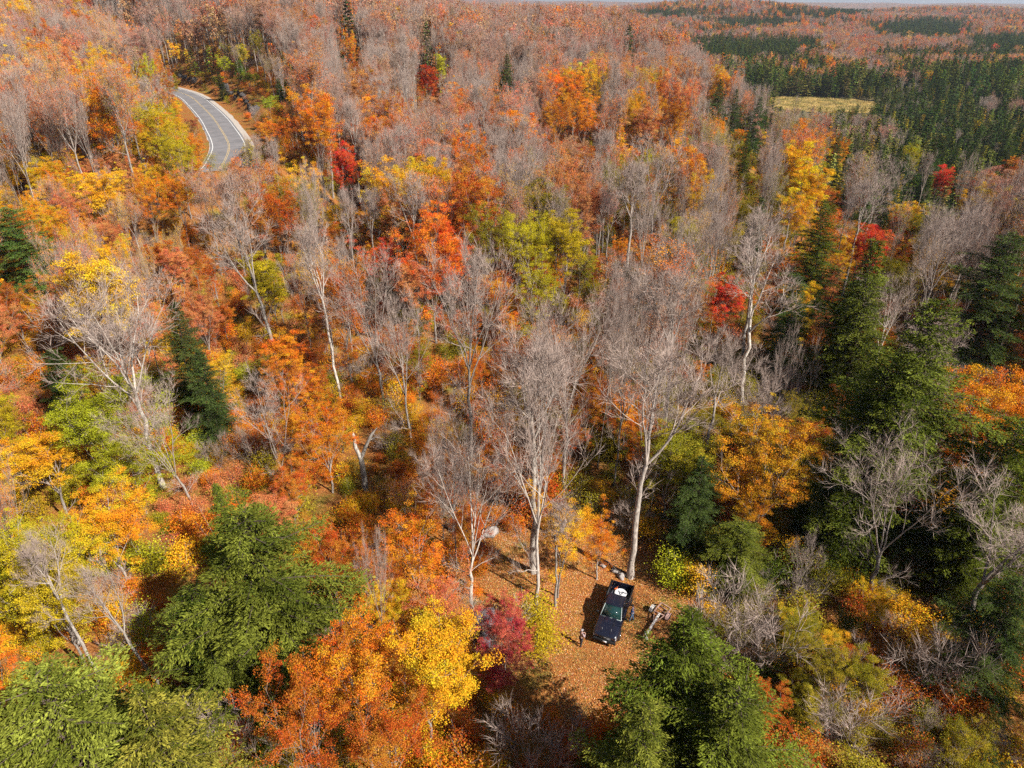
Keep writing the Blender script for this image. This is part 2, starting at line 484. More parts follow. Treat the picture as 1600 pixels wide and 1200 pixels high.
def make_shrub(seed, H=4.0, Rr=1.5, stems=5, nleaf=3800, lsize=.115):
    rs = np.random.default_rng(seed)
    wood, lf = Acc(), Acc(); C = []
    for k in range(stems):
        az = rs.uniform(0, 6.28); inc = R(rs.uniform(2, 26))
        d = np.array([math.sin(inc) * math.cos(az), math.sin(inc) * math.sin(az), math.cos(inc)])
        P, de = branch_pts(rs, np.array([rs.normal(0, .12), rs.normal(0, .12), 0]), d, H * rs.uniform(.65, 1), 5, .07, .03)
        tube(wood, P, np.linspace(.035, .008, 6), 4, (.5, .4, .5))
        for j in range(7):
            t = rs.uniform(.25, 1); i = min(int(t * 5), 4); q = P[i]
            nd = rot_off(rs, P[i + 1] - P[i], R(rs.uniform(35, 80)), rs.uniform(0, 6.28))
            Q, _ = branch_pts(rs, q, nd, Rr * rs.uniform(.4, 1.0) * (1.2 - .6 * t), 3, .15, .05)
            tube(wood, Q, np.linspace(.014, .005, 4), 3, (.5, .8, .5)); C += [Q[-1], Q[2]]
    C = np.array(C); m = len(C); per = nleaf // m
    cr = rs.random(m)
    g = rs.normal(0, 1, (m, per, 3)) * np.array([.42, .42, .2])
    X = (C[:, None] + g).reshape(-1, 3); X[:, 2] = np.maximum(X[:, 2], .1)
    add_leaves(lf, rs, X, np.full(len(X), lsize), np.repeat(cr, per), 1.6)
    return wood, lf, X[:, 2].max(), np.percentile(np.hypot(X[:, 0], X[:, 1]), 95)

# ------------------------------------------------------------------ object helpers
def link(name, data, parent=None, loc=None):
    o = bpy.data.objects.new(name, data); COL.objects.link(o)
    if parent is not None: o.parent = parent
    if loc is not None: o.location = loc
    return o
def tag(o, label=None, cat=None, group=None, kind=None):
    if label: o['label'] = label
    if cat: o['category'] = cat
    if group: o['group'] = group
    if kind: o['kind'] = kind
    return o

# ------------------------------------------------------------------ terrain sheet
def build_terrain():
    xs, ys = GXS, GYS
    X, Y = np.meshgrid(xs, ys)
    Z = GZ
    nx, ny = len(xs), len(ys)
    V = np.stack([X.ravel(), Y.ravel(), Z.ravel()], 1)
    i = np.arange(ny - 1)[:, None] * nx + np.arange(nx - 1)[None]
    F = np.stack([i, i + 1, i + nx + 1, i + nx], -1).reshape(-1, 4)
    ac = Acc(); ac.add(V, F)
    m = bpy.data.materials.new('leaf_litter_ground'); m.use_nodes = True
    b = m.node_tree.nodes['Principled BSDF']; b.inputs['Roughness'].default_value = 1; b.inputs['Specular IOR Level'].default_value = .05
    geo = N(m, 'ShaderNodeNewGeometry')
    def noise(scale, detail=5, rough=.6):
        n = N(m, 'ShaderNodeTexNoise'); n.inputs['Scale'].default_value = scale; n.inputs['Detail'].default_value = detail; n.inputs['Roughness'].default_value = rough
        L(m, geo.outputs['Position'], n.inputs['Vector']); return n
    def ramp(n, stops):
        c = N(m, 'ShaderNodeValToRGB'); e = c.color_ramp.elements
        e[0].position, e[0].color = stops[0][0], (*stops[0][1], 1); e[1].position, e[1].color = stops[-1][0], (*stops[-1][1], 1)
        for p, col in stops[1:-1]:
            q = e.new(p); q.color = (*col, 1)
        L(m, n.outputs['Fac'] if 'Fac' in n.outputs else n.outputs[0], c.inputs['Fac']); return c
    fine = ramp(noise(7.0, 3, .8), [(.30, (.10, .035, .012)), (.42, (.24, .08, .025)), (.5, (.34, .125, .035)), (.58, (.40, .19, .05)), (.7, (.44, .28, .13))])
    grass = ramp(noise(9.0, 3, .8), [(.35, (.09, .08, .015)), (.5, (.22, .19, .035)), (.65, (.36, .26, .06))])
    patch = N(m, 'ShaderNodeMapRange'); patch.inputs[1].default_value = .50; patch.inputs[2].default_value = .66
    L(m, noise(.22, 5, .7).outputs['Fac'], patch.inputs[0])
    mx = N(m, 'ShaderNodeMix', data_type='RGBA'); L(m, patch.outputs[0], mx.inputs['Factor']); L(m, fine.outputs[0], mx.inputs['A']); L(m, grass.outputs[0], mx.inputs['B'])
    # the far country: canopy seen as one mottled cover
    farc = ramp(noise(.035, 8, .75), [(.36, (.03, .05, .02)), (.44, (.08, .07, .03)), (.49, (.20, .10, .06)), (.54, (.26, .15, .11)), (.6, (.36, .15, .05)), (.68, (.30, .19, .15))])
    sep = N(m, 'ShaderNodeSeparateXYZ'); L(m, geo.outputs['Position'], sep.inputs[0])
    mr = N(m, 'ShaderNodeMapRange'); mr.inputs[1].default_value = 500; mr.inputs[2].default_value = 900; L(m, sep.outputs['Y'], mr.inputs[0])
    m2 = N(m, 'ShaderNodeMix', data_type='RGBA'); L(m, mr.outputs[0], m2.inputs['Factor']); L(m, mx.outputs['Result'], m2.inputs['A']); L(m, farc.outputs[0], m2.inputs['B'])
    L(m, m2.outputs['Result'], b.inputs['Base Color'])
    bp = N(m, 'ShaderNodeBump'); bp.inputs['Strength'].default_value = .9; bp.inputs['Distance'].default_value = .12
    L(m, noise(6.0, 4, .8).outputs['Fac'], bp.inputs['Height']); L(m, bp.outputs[0], b.inputs['Normal'])
    o = link('ground', ac.mesh('ground', m, True)); tag(o, kind='structure')
    return o
build_terrain()

# ------------------------------------------------------------------ the road
def ribbon(name, w0, w1, dz, material, kind='structure', jitter=0.0, seed=1):
    P = ROADL; T = unit(np.gradient(P, axis=0)); Nr = np.stack([T[:, 1], -T[:, 0]], 1)
    rs = np.random.default_rng(seed)
    j0 = rs.normal(0, jitter, len(P)) if jitter else 0; j1 = rs.normal(0, jitter, len(P)) if jitter else 0
    A = P + Nr * np.broadcast_to(w0 + j0, (len(P),))[:, None]; B = P + Nr * np.broadcast_to(w1 + j1, (len(P),))[:, None]
    n = len(P)
    V = np.concatenate([np.c_[A, np.full(n, ROAD_Z + dz)], np.c_[B, np.full(n, ROAD_Z + dz)]])
    i = np.arange(n - 1)
    F = np.stack([i, n + i, n + i + 1, i + 1], 1)
    F = F[:, ::-1]
    ac = Acc(); ac.add(V, F)
    o = link(name, ac.mesh(name, material, True)); tag(o, kind=kind)
    return o
asph = noisy('worn_asphalt', (.17, .165, .17), (.23, .22, .225), .35, .9, spec=.2, bump=.1)
gravel = noisy('pale_gravel', (.36, .31, .26), (.56, .50, .44), 3.0, .95, bump=.6)
white_p = noisy('road_paint_white', (.66, .66, .64), (.82, .82, .80), 2.0, .6)
yellow_p = noisy('road_paint_yellow', (.60, .42, .16), (.70, .52, .22), 2.0, .6)
ribbon('road_shoulder', -4.15, 5.4, .03, gravel, jitter=.07)
ribbon('road', -4.0, 4.0, .06, asph)
ribbon('edge_line', -3.55, -3.38, .072, white_p)
ribbon('edge_line', 3.38, 3.55, .072, white_p)
ribbon('centre_line', -.19, -.10, .072, yellow_p)
ribbon('centre_line', .10, .19, .072, yellow_p)

# ------------------------------------------------------------------ tree patterns (meshes shared by all copies)
PAT = {}
def reg(kind, name, wood, parts, H, ext, wmat):
    """parts: list of (part name, accumulator, material)"""
    d = dict(H=H, r=ext, wood=wood.mesh(name + '_trunk', wmat, True),
             parts=[(pn, ac.mesh(name + '_' + pn, mm)) for pn, ac, mm in parts if ac.n])
    al = Acc(); al.merge(wood, 0); mats = [wmat]
    for k, (pn, ac, mm) in enumerate(p for p in parts if p[1].n):
        al.merge(ac, len(mats)); mats.append(mm)
    d['all'] = al.mesh(name, mats)
    PAT.setdefault(kind, []).append(d)
# bare maples, close-up quality
specs = [dict(fork=.56, nl=4, spread=(12, 28)), dict(fork=.48, nl=5, spread=(14, 34)), dict(fork=.62, nl=4, spread=(16, 36)),
         dict(fork=.36, nl=5, spread=(12, 30)), dict(fork=.66, nl=4, spread=(10, 24)), dict(fork=.50, nl=6, spread=(20, 44)), dict(fork=.30, nl=4, spread=(12, 34))]
for i, s in enumerate(specs):
    w, t, lf, H, ext = make_bare(100 + i, **s)
    reg('bare', 'bare_maple', w, [('crown', t, M['bark'])], H, ext, M['bark'])
for i, s in enumerate(specs[:5]):
    w, t, lf, H, ext = make_bare(200 + i, sparse=6500, lsize=.135, **{**s, 'counts': (0, 6, 5, 4)})
    reg('thin', 'sparse_maple', w, [('crown', t, M['bark']), ('leaves', lf, M['leaf'])], H, ext, M['bark'])
for i, s in enumerate([dict(fork=.28, nl=6), dict(fork=.36, nl=7, spread=(10, 32)), dict(fork=.25, nl=5, spread=(5, 20)), dict(fork=.40, nl=6, gap=.25), dict(fork=.32, nl=5, gap=.45, nleaf=21000)]):
    w, lf, H, ext = make_leafy(300 + i, **s)
    reg('leafy', 'autumn_maple', w, [('crown', lf, M['leaf'])], H, ext, M['bark'])
for i, s in enumerate([dict(rough=.55), dict(Rr=7.4, boughs=175, power=.42, rough=.6), dict(Rr=5.2, power=.8, rough=.5)]):
    w, lf, H, ext = make_conifer(400 + i, **s)
    reg('hemlock', 'hemlock', w, [('crown', lf, M['needle'])], H, ext, M['bark_dark'])
for i, s in enumerate([dict(Rr=6.6, boughs=75, power=.5, base=.25, rough=.55, up=.35, droop=.1), dict(Rr=6.0, boughs=62, power=.6, base=.3, rough=.6, up=.3, droop=.05)]):
    w, lf, H, ext = make_conifer(420 + i, bits=20, bit=(.26, .10), **s)
    reg('pine', 'white_pine', w, [('crown', lf, M['needle'])], H, ext, M['bark_dark'])
# lighter patterns for the distance
for i, s in enumerate(specs[:5]):
    w, t, lf, H, ext = make_bare(500 + i, sparse=900, lsize=.36, tw=.032, twigs=4, **{**s, 'counts': (0, 6, 5), 'levels': 3})
    reg('far_thin', 'sparse_maple_far', w, [('crown', t, M['bark']), ('leaves', lf, M['leaf'])], H, ext, M['bark'])
    reg('far_bare', 'bare_maple_far', w, [('crown', t, M['bark'])], H, ext, M['bark'])
for i, s in enumerate([dict(fork=.3, nl=5), dict(fork=.35, nl=6, spread=(12, 32)), dict(fork=.3, nl=5, gap=.3)]):
    w, lf, H, ext = make_leafy(600 + i, nleaf=1900, lsize=.6, counts=(0, 5, 4), clump_r=.8, **s)
    reg('far_leafy', 'autumn_maple_far', w, [('crown', lf, M['leaf'])], H, ext, M['bark'])
for i, s in enumerate([dict(Rr=2.2, boughs=60, power=.8), dict(Rr=1.8, boughs=50, power=.7), dict(Rr=3.0, boughs=60, power=.9)]):
    w, lf, H, ext = make_conifer(700 + i, H=13, bits=6, bit=(.5, .24), base=.1, r0=.12, **s)
    reg('spruce', 'slender_spruce', w, [('crown', lf, M['needle'])], H, ext, M['bark_dark'])
for i, s in enumerate([dict(Rr=6.2, boughs=55, rough=.5), dict(Rr=5, boughs=50, power=.9), dict(Rr=6.4, boughs=42, power=.55, base=.2, rough=.6)]):
    w, lf, H, ext = make_conifer(720 + i, H=20, bits=4, lat=.7, bit=(.85, .42), **s)
    reg('far_conifer', 'far_conifer', w, [('crown', lf, M['needle'])], H, ext, M['bark_dark'])
for i, s in enumerate([dict(), dict(H=3, Rr=1.7), dict(H=5, Rr=1.6, nleaf=4600), dict(H=4, Rr=1.3, nleaf=1900)]):
    w, lf, H, ext = make_shrub(800 + i, **s)
    reg('sapling', 'sapling', w, [('leaves', lf, M['leaf'])], H, ext, M['bark'])
for i in range(3):
    w, t, lf, H, ext = make_bare(830 + i, H=6.0, fork=.18, nl=6, spread=(15, 50), counts=(0, 6, 5), levels=3, twigs=5, tw=.014, r0=.07)
    reg('brush', 'bare_shrub', w, [('crown', t, M['bark'])], H, ext, M['bark'])

# ------------------------------------------------------------------ colours of the plants (tint, second tint)
PALS = {
 'orange': ((.78, .21, .02), (.82, .35, .025)), 'flame': ((.86, .15, .02), (.86, .25, .03)), 'rust': ((.56, .13, .02), (.56, .21, .03)), 'gold': ((.86, .42, .02), (.82, .56, .03)), 'yellowgreen': ((.46, .37, .02), (.66, .46, .02)),
 'lime': ((.34, .38, .02), (.55, .50, .03)), 'red': ((.84, .08, .03), (.84, .16, .05)), 'crimson': ((.50, .05, .05), (.68, .15, .12)), 'salmon': ((.68, .21, .075), (.72, .32, .12)), 'pinkish': ((.50, .245, .155), (.56, .31, .19)),
 'olive': ((.28, .25, .02), (.48, .32, .03)), 'amber': ((.84, .31, .02), (.84, .44, .03)), 'hem': ((.062, .088, .012), (.185, .20, .026)), 'hemlight': ((.10, .135, .016), (.28, .29, .04)),
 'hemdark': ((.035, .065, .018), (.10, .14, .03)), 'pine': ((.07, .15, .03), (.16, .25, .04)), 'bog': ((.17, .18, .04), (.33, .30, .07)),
}
CNAME = dict(amber='amber', orange='orange', flame='flame orange', rust='rust brown', gold='golden yellow', yellowgreen='yellow green', lime='light green', red='bright red', crimson='crimson',
             salmon='salmon pink', pinkish='dusty pink', olive='olive', hem='green', hemlight='light green', hemdark='dark green', pine='blue green', bog='olive green')
def jit(rs, c, a=.12):
    k = 1 + rs.normal(0, a)
    return tuple(max(0.004, v * k * (1 + rs.normal(0, a * .5))) for v in c)

# ------------------------------------------------------------------ named trees, placed one by one
TREES = []      # dict(kind, x, y, h, r, pal, label ...)
rs0 = np.random.default_rng(11)
def top_at(px, py, h):
    return at(px, py, h)
def hero(kind, px, py, h, r, pal=None, label=None, base=False, var=None, lean=None, cat=None, name=None, core=.75, wmat=None, rot=None):
    """px,py is the frame position of the top of the tree (or of its foot when base=True)"""
    x, y = at(px, py, 0) if base else top_at(px, py, h)
    TREES.append(dict(kind=kind, x=x, y=y, h=h, r=r, pal=pal, label=label, var=var, lean=lean, hero=True, cat=cat, name=name, core=core, wmat=wmat, rot=rot))
H_ = hero
# conifers
H_('hemlock', 372, 797, 18, 5.9, 'hem', 'broad green hemlock with layered boughs, left of the rust orange maples at the bottom', var=1)
H_('hemlock', 300, 905, 13, 3.6, 'hem', 'shorter green hemlock leaning out of the left side of the broad hemlock', var=1)
H_('hemlock', 75, 1035, 19, 5.2, 'hemlight', 'yellow green hemlock filling the bottom left corner of the view', var=1)
H_('hemlock', 205, 1075, 17, 4.2, 'hemlight', 'light green hemlock right beside the corner hemlock at bottom left', var=0)
H_('hemlock', -20, 1090, 18, 4.5, 'hemlight', 'light green hemlock cut by the left edge at the bottom', var=2)
H_('hemlock', 1090, 958, 17, 5.0, 'hem', 'dark green hemlock just below the trailer frame and pickup truck', var=0)
H_('hemlock', 1005, 1100, 15, 3.8, 'hem', 'green hemlock at the bottom edge in front of the darker green one', var=0)
H_('hemlock', 1150, 1085, 15, 4.8, 'hem', 'green hemlock at the bottom edge, further right of the front pair', var=1)
H_('hemlock', 1482, 468, 25, 7.0, 'hem', 'tallest broad green hemlock in the right half, behind the bare forked tree', var=0)
H_('hemlock', 1400, 556, 20, 5.6, 'hem', 'green hemlock joined to the left side of the tallest right hemlock', var=1)
H_('hemlock', 1345, 700, 12, 2.8, 'hemdark', 'dark green hemlock in shade behind the golden maple', var=2)
H_('hemlock', 1382, 372, 22, 5.6, 'hem', 'pointed dark green hemlock in front of the small coral red maple', var=2)
H_('hemlock', 1340, 436, 15, 4.6, 'hemdark', 'shaded low hemlock at the left foot of the pointed hemlock', var=1)
H_('hemlock', 1300, 312, 19, 4.4, 'hem', 'soft rounded green conifer beside the yellow orange maples on the right slope', var=0)
H_('hemlock', 1592, 362, 21, 6.0, 'hemdark', 'dark hemlock cut by the right edge below the wetland', var=1)
H_('hemlock', 1600, 650, 17, 5.2, 'hem', 'green hemlock on the right edge under the orange maple', var=1)
H_('hemlock', 1560, 740, 13, 3.4, 'hem', 'lower green hemlock behind the leaning bare tree on the right', var=0)
H_('hemlock', 1590, 905, 12, 3.4, 'hemdark', 'dark hemlock on the right edge beside the leaning bare tree', var=1)
H_('hemlock', 12, 322, 15, 5.2, 'pine', 'rounded bright green pine on the left edge among orange saplings', var=1)
H_('hemlock', 310, 545, 12, 3.0, 'hemdark', 'small dark hemlock right of the wide grey bare tree', var=2)
H_('hemlock', 262, 470, 15, 3.0, 'hemdark', 'grey green hemlock standing behind the wide grey bare tree', var=0)
H_('hemlock', 1098, 715, 11, 3.0, 'hemdark', 'shaded hemlock right of the tall bare maple near the clearing', var=0)
H_('hemlock', 1165, 815, 8, 3.0, 'hem', 'young green hemlock under the golden maple', var=1)
H_('hemlock', 340, 755, 11, 2.0, 'hemlight', 'narrow yellow green conifer rising behind the broad hemlock', var=2)
H_('pine', 541, -10, 25, 5.2, 'hemdark', 'dark pine standing out on the skyline at the top', var=1)
H_('pine', 664, 33, 21, 2.8, 'hemdark', 'small dark pine on the ridge right of the skyline pine', var=0)
H_('hemlock', 790, 83, 19, 3.2, 'hemdark', 'lone dark conifer among pink bare trees on the upper slope', var=0)
H_('pine', 373, 93, 9, 3.4, 'pine', 'small round blue green pine on the bank above the road', var=0)
H_('hemlock', 342, 112, 9, 2.6, 'hemdark', 'dark little conifer beside the rock cut above the road', var=0)
H_('hemlock', 322, 70, 12, 2.6, 'hemlight', 'light green conifer tallest of those above the road', var=2)
H_('hemlock', 298, 78, 11, 2.6, 'hem', 'green conifer left of the tallest light green one above the road', var=2)
H_('hemlock', 436, 122, 8, 2.0, 'hemdark', 'tiny round conifer at the foot of the rust maple by the road', var=0)
H_('hemlock', 1168, 205, 15, 2.6, 'hem', 'lone green conifer in the pink canopy left of the wetland', var=2)
H_('hemlock', 1190, 305, 15, 3.0, 'hemdark', 'shaded conifer behind white trunks on the right slope', var=0)
H_('hemlock', 1250, 425, 15, 3.4, 'hemdark', 'dark conifer in the shade left of the pointed hemlock', var=1)
H_('hemlock', 75, 545, 11, 2.5, 'hemdark', 'small dark conifer in the left foreground slope', var=1)
# conifers along the edge of the wetland
for (a, b, h, t) in [(1125, 122, 17, 'far left of the bog'), (1152, 138, 18, 'second from the left along the wetland edge'), (1185, 150, 19, 'left of the golden bog'), (1210, 148, 17, 'touching the left end of the golden bog'), (1345, 208, 15, 'below the golden bog'), (985, 38, 19, 'on the far ridge crest')]:
    H_('hemlock', a, b, h, 3.2, 'hemdark', 'dark conifer ' + t, var=0)
# leafy maples
H_('leafy', 668, 300, 22, 5.4, 'flame', 'flaming orange maple, tallest leafy tree in the middle of the slope', var=0)
H_('leafy', 645, 392, 15, 3.6, 'salmon', 'coral red maple right in front of the flaming orange maple', var=1)
H_('leafy', 700, 358, 17, 3.0, 'flame', 'orange maple tucked under the right side of the flaming one', var=2)
H_('leafy', 484, 133, 21, 5.2, 'orange', 'round rusty orange maple right of the road bend', var=1)
H_('leafy', 534, 220, 17, 2.7, 'red', 'bright scarlet small maple below the round rusty orange maple', var=3)
H_('leafy', 546, 44, 19, 2.8, 'orange', 'narrow vivid orange maple on the upper slope under the skyline pine', var=2)
H_('leafy', 662, 98, 18, 3.4, 'red', 'red maple on the upper slope left of the lone dark conifer', var=3)
H_('leafy', 686, 82, 16, 2.4, 'yellowgreen', 'yellow green maple touching the red one on the upper slope', var=3)
H_('leafy', 835, 322, 19, 4.0, 'yellowgreen', 'yellow green maple left one of a pair in the centre', var=1)
H_('leafy', 885, 326, 18, 3.8, 'yellowgreen', 'yellow green maple right one of a pair in the centre', var=3)
H_('leafy', 842, 400, 15, 3.8, 'yellowgreen', 'thin olive yellow maple below the yellow green pair', var=4)
H_('leafy', 1222, 636, 16, 4.2, 'amber', 'golden orange maple standing alone before dark shade', var=0)
H_('leafy', 1190, 745, 9, 3.0, 'amber', 'small golden maple at the foot of the lone golden one', var=2)
H_('leafy', 1578, 565, 18, 4.2, 'orange', 'orange maple on the right edge beside the tallest hemlock', var=1)
H_('leafy', 120, 598, 13, 5.0, 'lime', 'yellow green spreading maple on the left slope below the bare trunks', var=1)
H_('leafy', 185, 665, 10, 4.2, 'lime', 'second yellow green maple lower right of the spreading one', var=0)
H_('leafy', 60, 680, 10, 3.6, 'gold', 'pale gold maple left of the yellow green spreading maple', var=3)
H_('leafy', 150, 770, 10, 3.6, 'gold', 'orange gold maple below the yellow green spreading maple', var=1)
H_('leafy', 30, 800, 13, 3.6, 'yellowgreen', 'yellow leafed maple on the left edge above the corner hemlock', var=0)
H_('leafy', 60, 870, 11, 3.2, 'yellowgreen', 'yellow green maple right above the corner hemlock', var=1)
H_('leafy', 655, 968, 13, 3.2, 'gold', 'golden yellow maple left of the crimson maple', var=3)
H_('leafy', 545, 972, 14, 3.2, 'orange', 'bright rust orange maple left of the golden yellow one at the bottom', var=1)
H_('leafy', 455, 1035, 14, 3.3, 'rust', 'rust brown maple between the broad hemlock and the bottom edge', var=2)
H_('leafy', 600, 1085, 11, 2.8, 'rust', 'rust brown maple at the bottom edge below the golden yellow one', var=1)
H_('leafy', 788, 938, 7.5, 2.4, 'crimson', 'crimson maple left of the white barked tree near the clearing', var=0)
H_('leafy', 778, 1020, 5, 1.8, 'crimson', 'low dark crimson maple below the taller crimson one', var=1)
H_('leafy', 690, 905, 9, 3.0, 'salmon', 'pinkish red thin maple behind the golden yellow one', var=4)
H_('leafy', 878, 772, 11, 2.6, 'gold', 'thin yellow orange maple at the far left end of the clearing', var=4)
H_('leafy', 940, 808, 7, 2.4, 'orange', 'small orange maple left of the tall bare trunk', var=4)
H_('leafy', 300, 432, 13, 2.8, 'salmon', 'coral red maple right of the wide grey bare tree', var=0)
H_('leafy', 265, 385, 12, 2.4, 'salmon', 'small coral red maple behind the wide grey bare tree', var=3)
H_('leafy', 240, 148, 17, 4.6, 'yellowgreen', 'large yellow green maple left of the road', var=0)
H_('leafy', 222, 82, 16, 3.0, 'yellowgreen', 'narrow yellow maple above the large yellow green one by the road', var=2)
H_('leafy', 268, 205, 14, 3.2, 'yellowgreen', 'lower yellow green maple left of the road', var=1)
H_('leafy', 296, 205, 9, 2.4, 'orange', 'orange maple hugging the inside of the road bend', var=1)
H_('leafy', 300, 182, 7, 1.8, 'salmon', 'small coral red maple on the inside of the road bend', var=3)
H_('leafy', 268, 62, 13, 2.8, 'gold', 'golden tree left of the conifers above the road', var=2)
H_('leafy', 345, 84, 10, 3.0, 'lime', 'light green tree between the conifers above the road', var=0)
H_('leafy', 400, 45, 14, 2.6, 'yellowgreen', 'narrow yellow green tree on the hill above the road', var=2)
H_('leafy', 418, 146, 6, 2.8, 'lime', 'light green bushy maple beside the dark rocks', var=0)
H_('leafy', 386, 112, 6, 3.2, 'lime', 'light green tree behind the middle of the rock cut', var=3)
H_('leafy', 436, 158, 5, 2.6, 'yellowgreen', 'yellow green bushy tree right of the last dark rocks', var=0)
H_('leafy', 312, 112, 4, 2.2, 'yellowgreen', 'small yellow green bushy tree at the left end of the rock cut', var=2)
H_('leafy', 335, 118, 5, 2.2, 'lime', 'yellowish bushy maple in front of the small round pine', var=1)
H_('leafy', 418, 182, 8, 3.2, 'orange', 'orange maple just below the light green bush at the rocks', var=1)
H_('leafy', 1362, 346, 16, 2.8, 'red', 'small coral red maple behind the pointed dark hemlock', var=3)
H_('leafy', 1275, 258, 18, 4.2, 'gold', 'yellow orange maple above the soft rounded conifer', var=3)
H_('leafy', 1255, 300, 15, 3.4, 'gold', 'lower yellow orange maple left of the soft rounded conifer', var=1)
H_('leafy', 1138, 425, 14, 2.6, 'red', 'red orange little maple in the centre right shade', var=3)
H_('leafy', 1428, 222, 17, 3.4, 'yellowgreen', 'yellow maple standing at the wetland edge', var=1)
H_('leafy', 1478, 255, 17, 3.2, 'red', 'dull red maple right of the yellow one at the wetland edge', var=3)
H_('leafy', 1310, 210, 17, 3.2, 'orange', 'orange maple crown left of the mauve bare tree at the wetland', var=3)
H_('leafy', 415, 780, 6, 2.4, 'salmon', 'coral young maple behind the top of the broad hemlock', var=3)
H_('leafy', 395, 395, 14, 3.6, 'yellowgreen', 'yellow green maple behind the pale leaning trunk', var=3)
H_('leafy', 420, 280, 18, 4.0, 'rust', 'dark red brown maple in front of the road end', var=1)
H_('leafy', 590, 365, 14, 3.2, 'red', 'deep red maple left of the flaming orange maple', var=4)
H_('leafy', 870, 145, 18, 4.2, 'orange', 'orange maple, left of a row on the mid ridge', var=1)
H_('leafy', 915, 140, 18, 4.4, 'orange', 'orange maple, larger one of a row on the mid ridge', var=0)
H_('leafy', 1060, 148, 18, 4.2, 'orange', 'orange maple on the mid ridge nearest the wetland conifers', var=1)
H_('leafy', 1010, 165, 18, 4.0, 'salmon', 'coral pink maple in the middle of the mid ridge', var=3)
H_('thin', 350, 256, 19, 4.2, 'pinkish', 'pinkish half bare maple right in front of the near end of the road', var=0)
H_('thin', 312, 262, 17, 3.8, 'salmon', 'salmon half bare maple at the inside of the near road end', var=1)
H_('thin', 388, 248, 18, 4.0, 'rust', 'brownish half bare maple right of the near road end', var=2)
H_('leafy', 268, 262, 13, 3.2, 'orange', 'orange maple below the inside of the road bend', var=1)
H_('leafy', 300, 232, 8, 2.4, 'orange', 'low orange maple tight against the inside of the road', var=0)
# bare trees
H_('bare', 985, 902, 23.5, 4.6, label='tall grey bare maple with a straight trunk at the far end of the clearing', base=True, var=0, core=.8)
H_('bare', 836, 975, 22.5, 4.4, label='pale barked bare tree with a clean bole at the left rim of the clearing', base=True, var=1, wmat='birch')
H_('bare', 833, 895, 23, 4.2, label='bare tree directly behind the pale barked one at the left rim', base=True, var=4, wmat='birch')
H_('bare', 868, 948, 11, 1.8, label='slim bare sapling tree between the pale barked tree and the truck', base=True, var=4)
H_('bare', 738, 955, 19, 4.2, label='bare forked tree behind the crimson maple', base=True, var=3, wmat='birch')
H_('bare', 880, 790, 24, 4.6, label='large grey bare tree in the centre behind the clearing', base=True, var=5)
H_('bare', 735, 720, 25, 5.4, label='bare tree with wide spreading limbs left of the central grey one', base=True, var=5)
H_('bare', 1350, 945, 18, 5.2, label='bare tree with a V shaped fork in front of the black shade on the right', base=True, var=3, rot=.6)
H_('bare', 1456, 1025, 15, 4.2, label='bare tree leaning right near the right edge', base=True, var=0, lean=(.26, .04), rot=0)
H_('bare', 255, 762, 24, 6.6, label='wide grey bare tree with a huge twiggy crown on the left', base=True, var=5, wmat='birch')
H_('bare', 442, 600, 25, 4.0, label='pale trunked tree leaning left on the middle left slope', base=True, var=0, lean=(-.10, .03), wmat='birch')
H_('bare', 455, 778, 15, 4.0, label='bare tree with fanned limbs just behind the broad hemlock', base=True, var=6, lean=(-.12, 0))
H_('bare', 310, 805, 16, 3.6, label='bare twin trunked tree left of the narrow conifer', base=True, var=3, lean=(-.22, 0))
H_('bare', 25, 790, 19, 4.4, label='bare pale tree near the left edge above the yellow maples', base=True, var=3, wmat='birch')
H_('bare', 170, 1085, 14, 1.9, label='pale leaning bare birch, left of two above the corner hemlock', base=True, var=4, lean=(-.12, .05), wmat='birch')
H_('bare', 262, 1085, 13, 1.9, label='pale leaning bare birch, right of two above the corner hemlock', base=True, var=0, lean=(-.24, .0), wmat='birch')
H_('bare', 645, 735, 21, 4.0, label='slim bare tree right of the broken white snag', base=True, var=1)
H_('bare', 600, 640, 22, 5.0, label='pinkish bare tree with a fan of twigs above the broken snag', base=True, var=3)
H_('bare', 1155, 640, 21, 4.4, label='bare tree with white trunk left of the golden maple', base=True, var=2, wmat='birch')
H_('bare', 1015, 430, 24, 4.2, label='dark forked bare tree in the middle of the right slope', base=True, var=0)
H_('bare', 975, 475, 23, 4.0, label='bare tree just left of the dark forked one', base=True, var=4)
H_('bare', 1385, 232, 20, 6.0, label='mauve bare tree with a dense round crown near the wetland', var=5)
H_('bare', 1200, 330, 22, 4.0, label='bare tree with bright white bole on the right slope', var=4, wmat='birch')
H_('bare', 1510, 560, 15, 4.4, label='silvery bare tree right of the tallest hemlock', var=5, wmat='birch')
H_('bare', 1410, 430, 17, 4.4, label='silvery bare tree between the pointed and the tallest hemlock', var=1, wmat='birch')
H_('bare', 535, 640, 23, 2.6, label='slim white trunked tree in the middle left', base=True, var=4, wmat='birch')
H_('bare', 640, 200, 22, 4.2, label='bare tree with a pale bole on the upper slope below the red maple', base=True, var=4, wmat='birch')
H_('brush', 1170, 930, 8, 3.8, label='mauve twiggy shrub right of the dark green hemlock', var=0, cat='shrub', name='bare_shrub')
H_('brush', 1345, 1075, 6, 3.0, label='mauve bare shrub, middle of the bottom right slope', var=1, cat='shrub', name='bare_shrub')
H_('brush', 345, 1115, 8, 3.0, label='dark bare shrub at the bottom between corner hemlocks and rust maples', var=2, cat='shrub', name='bare_shrub')
H_('brush', 840, 1120, 7, 2.8, label='grey bare shrub at the bottom edge left of the front hemlock pair', var=1, cat='shrub', name='bare_shrub')
H_('brush', 1500, 980, 8, 3.2, label='pinkish bare shrub right of the leaning bare tree foot', var=0, cat='shrub', name='bare_shrub')
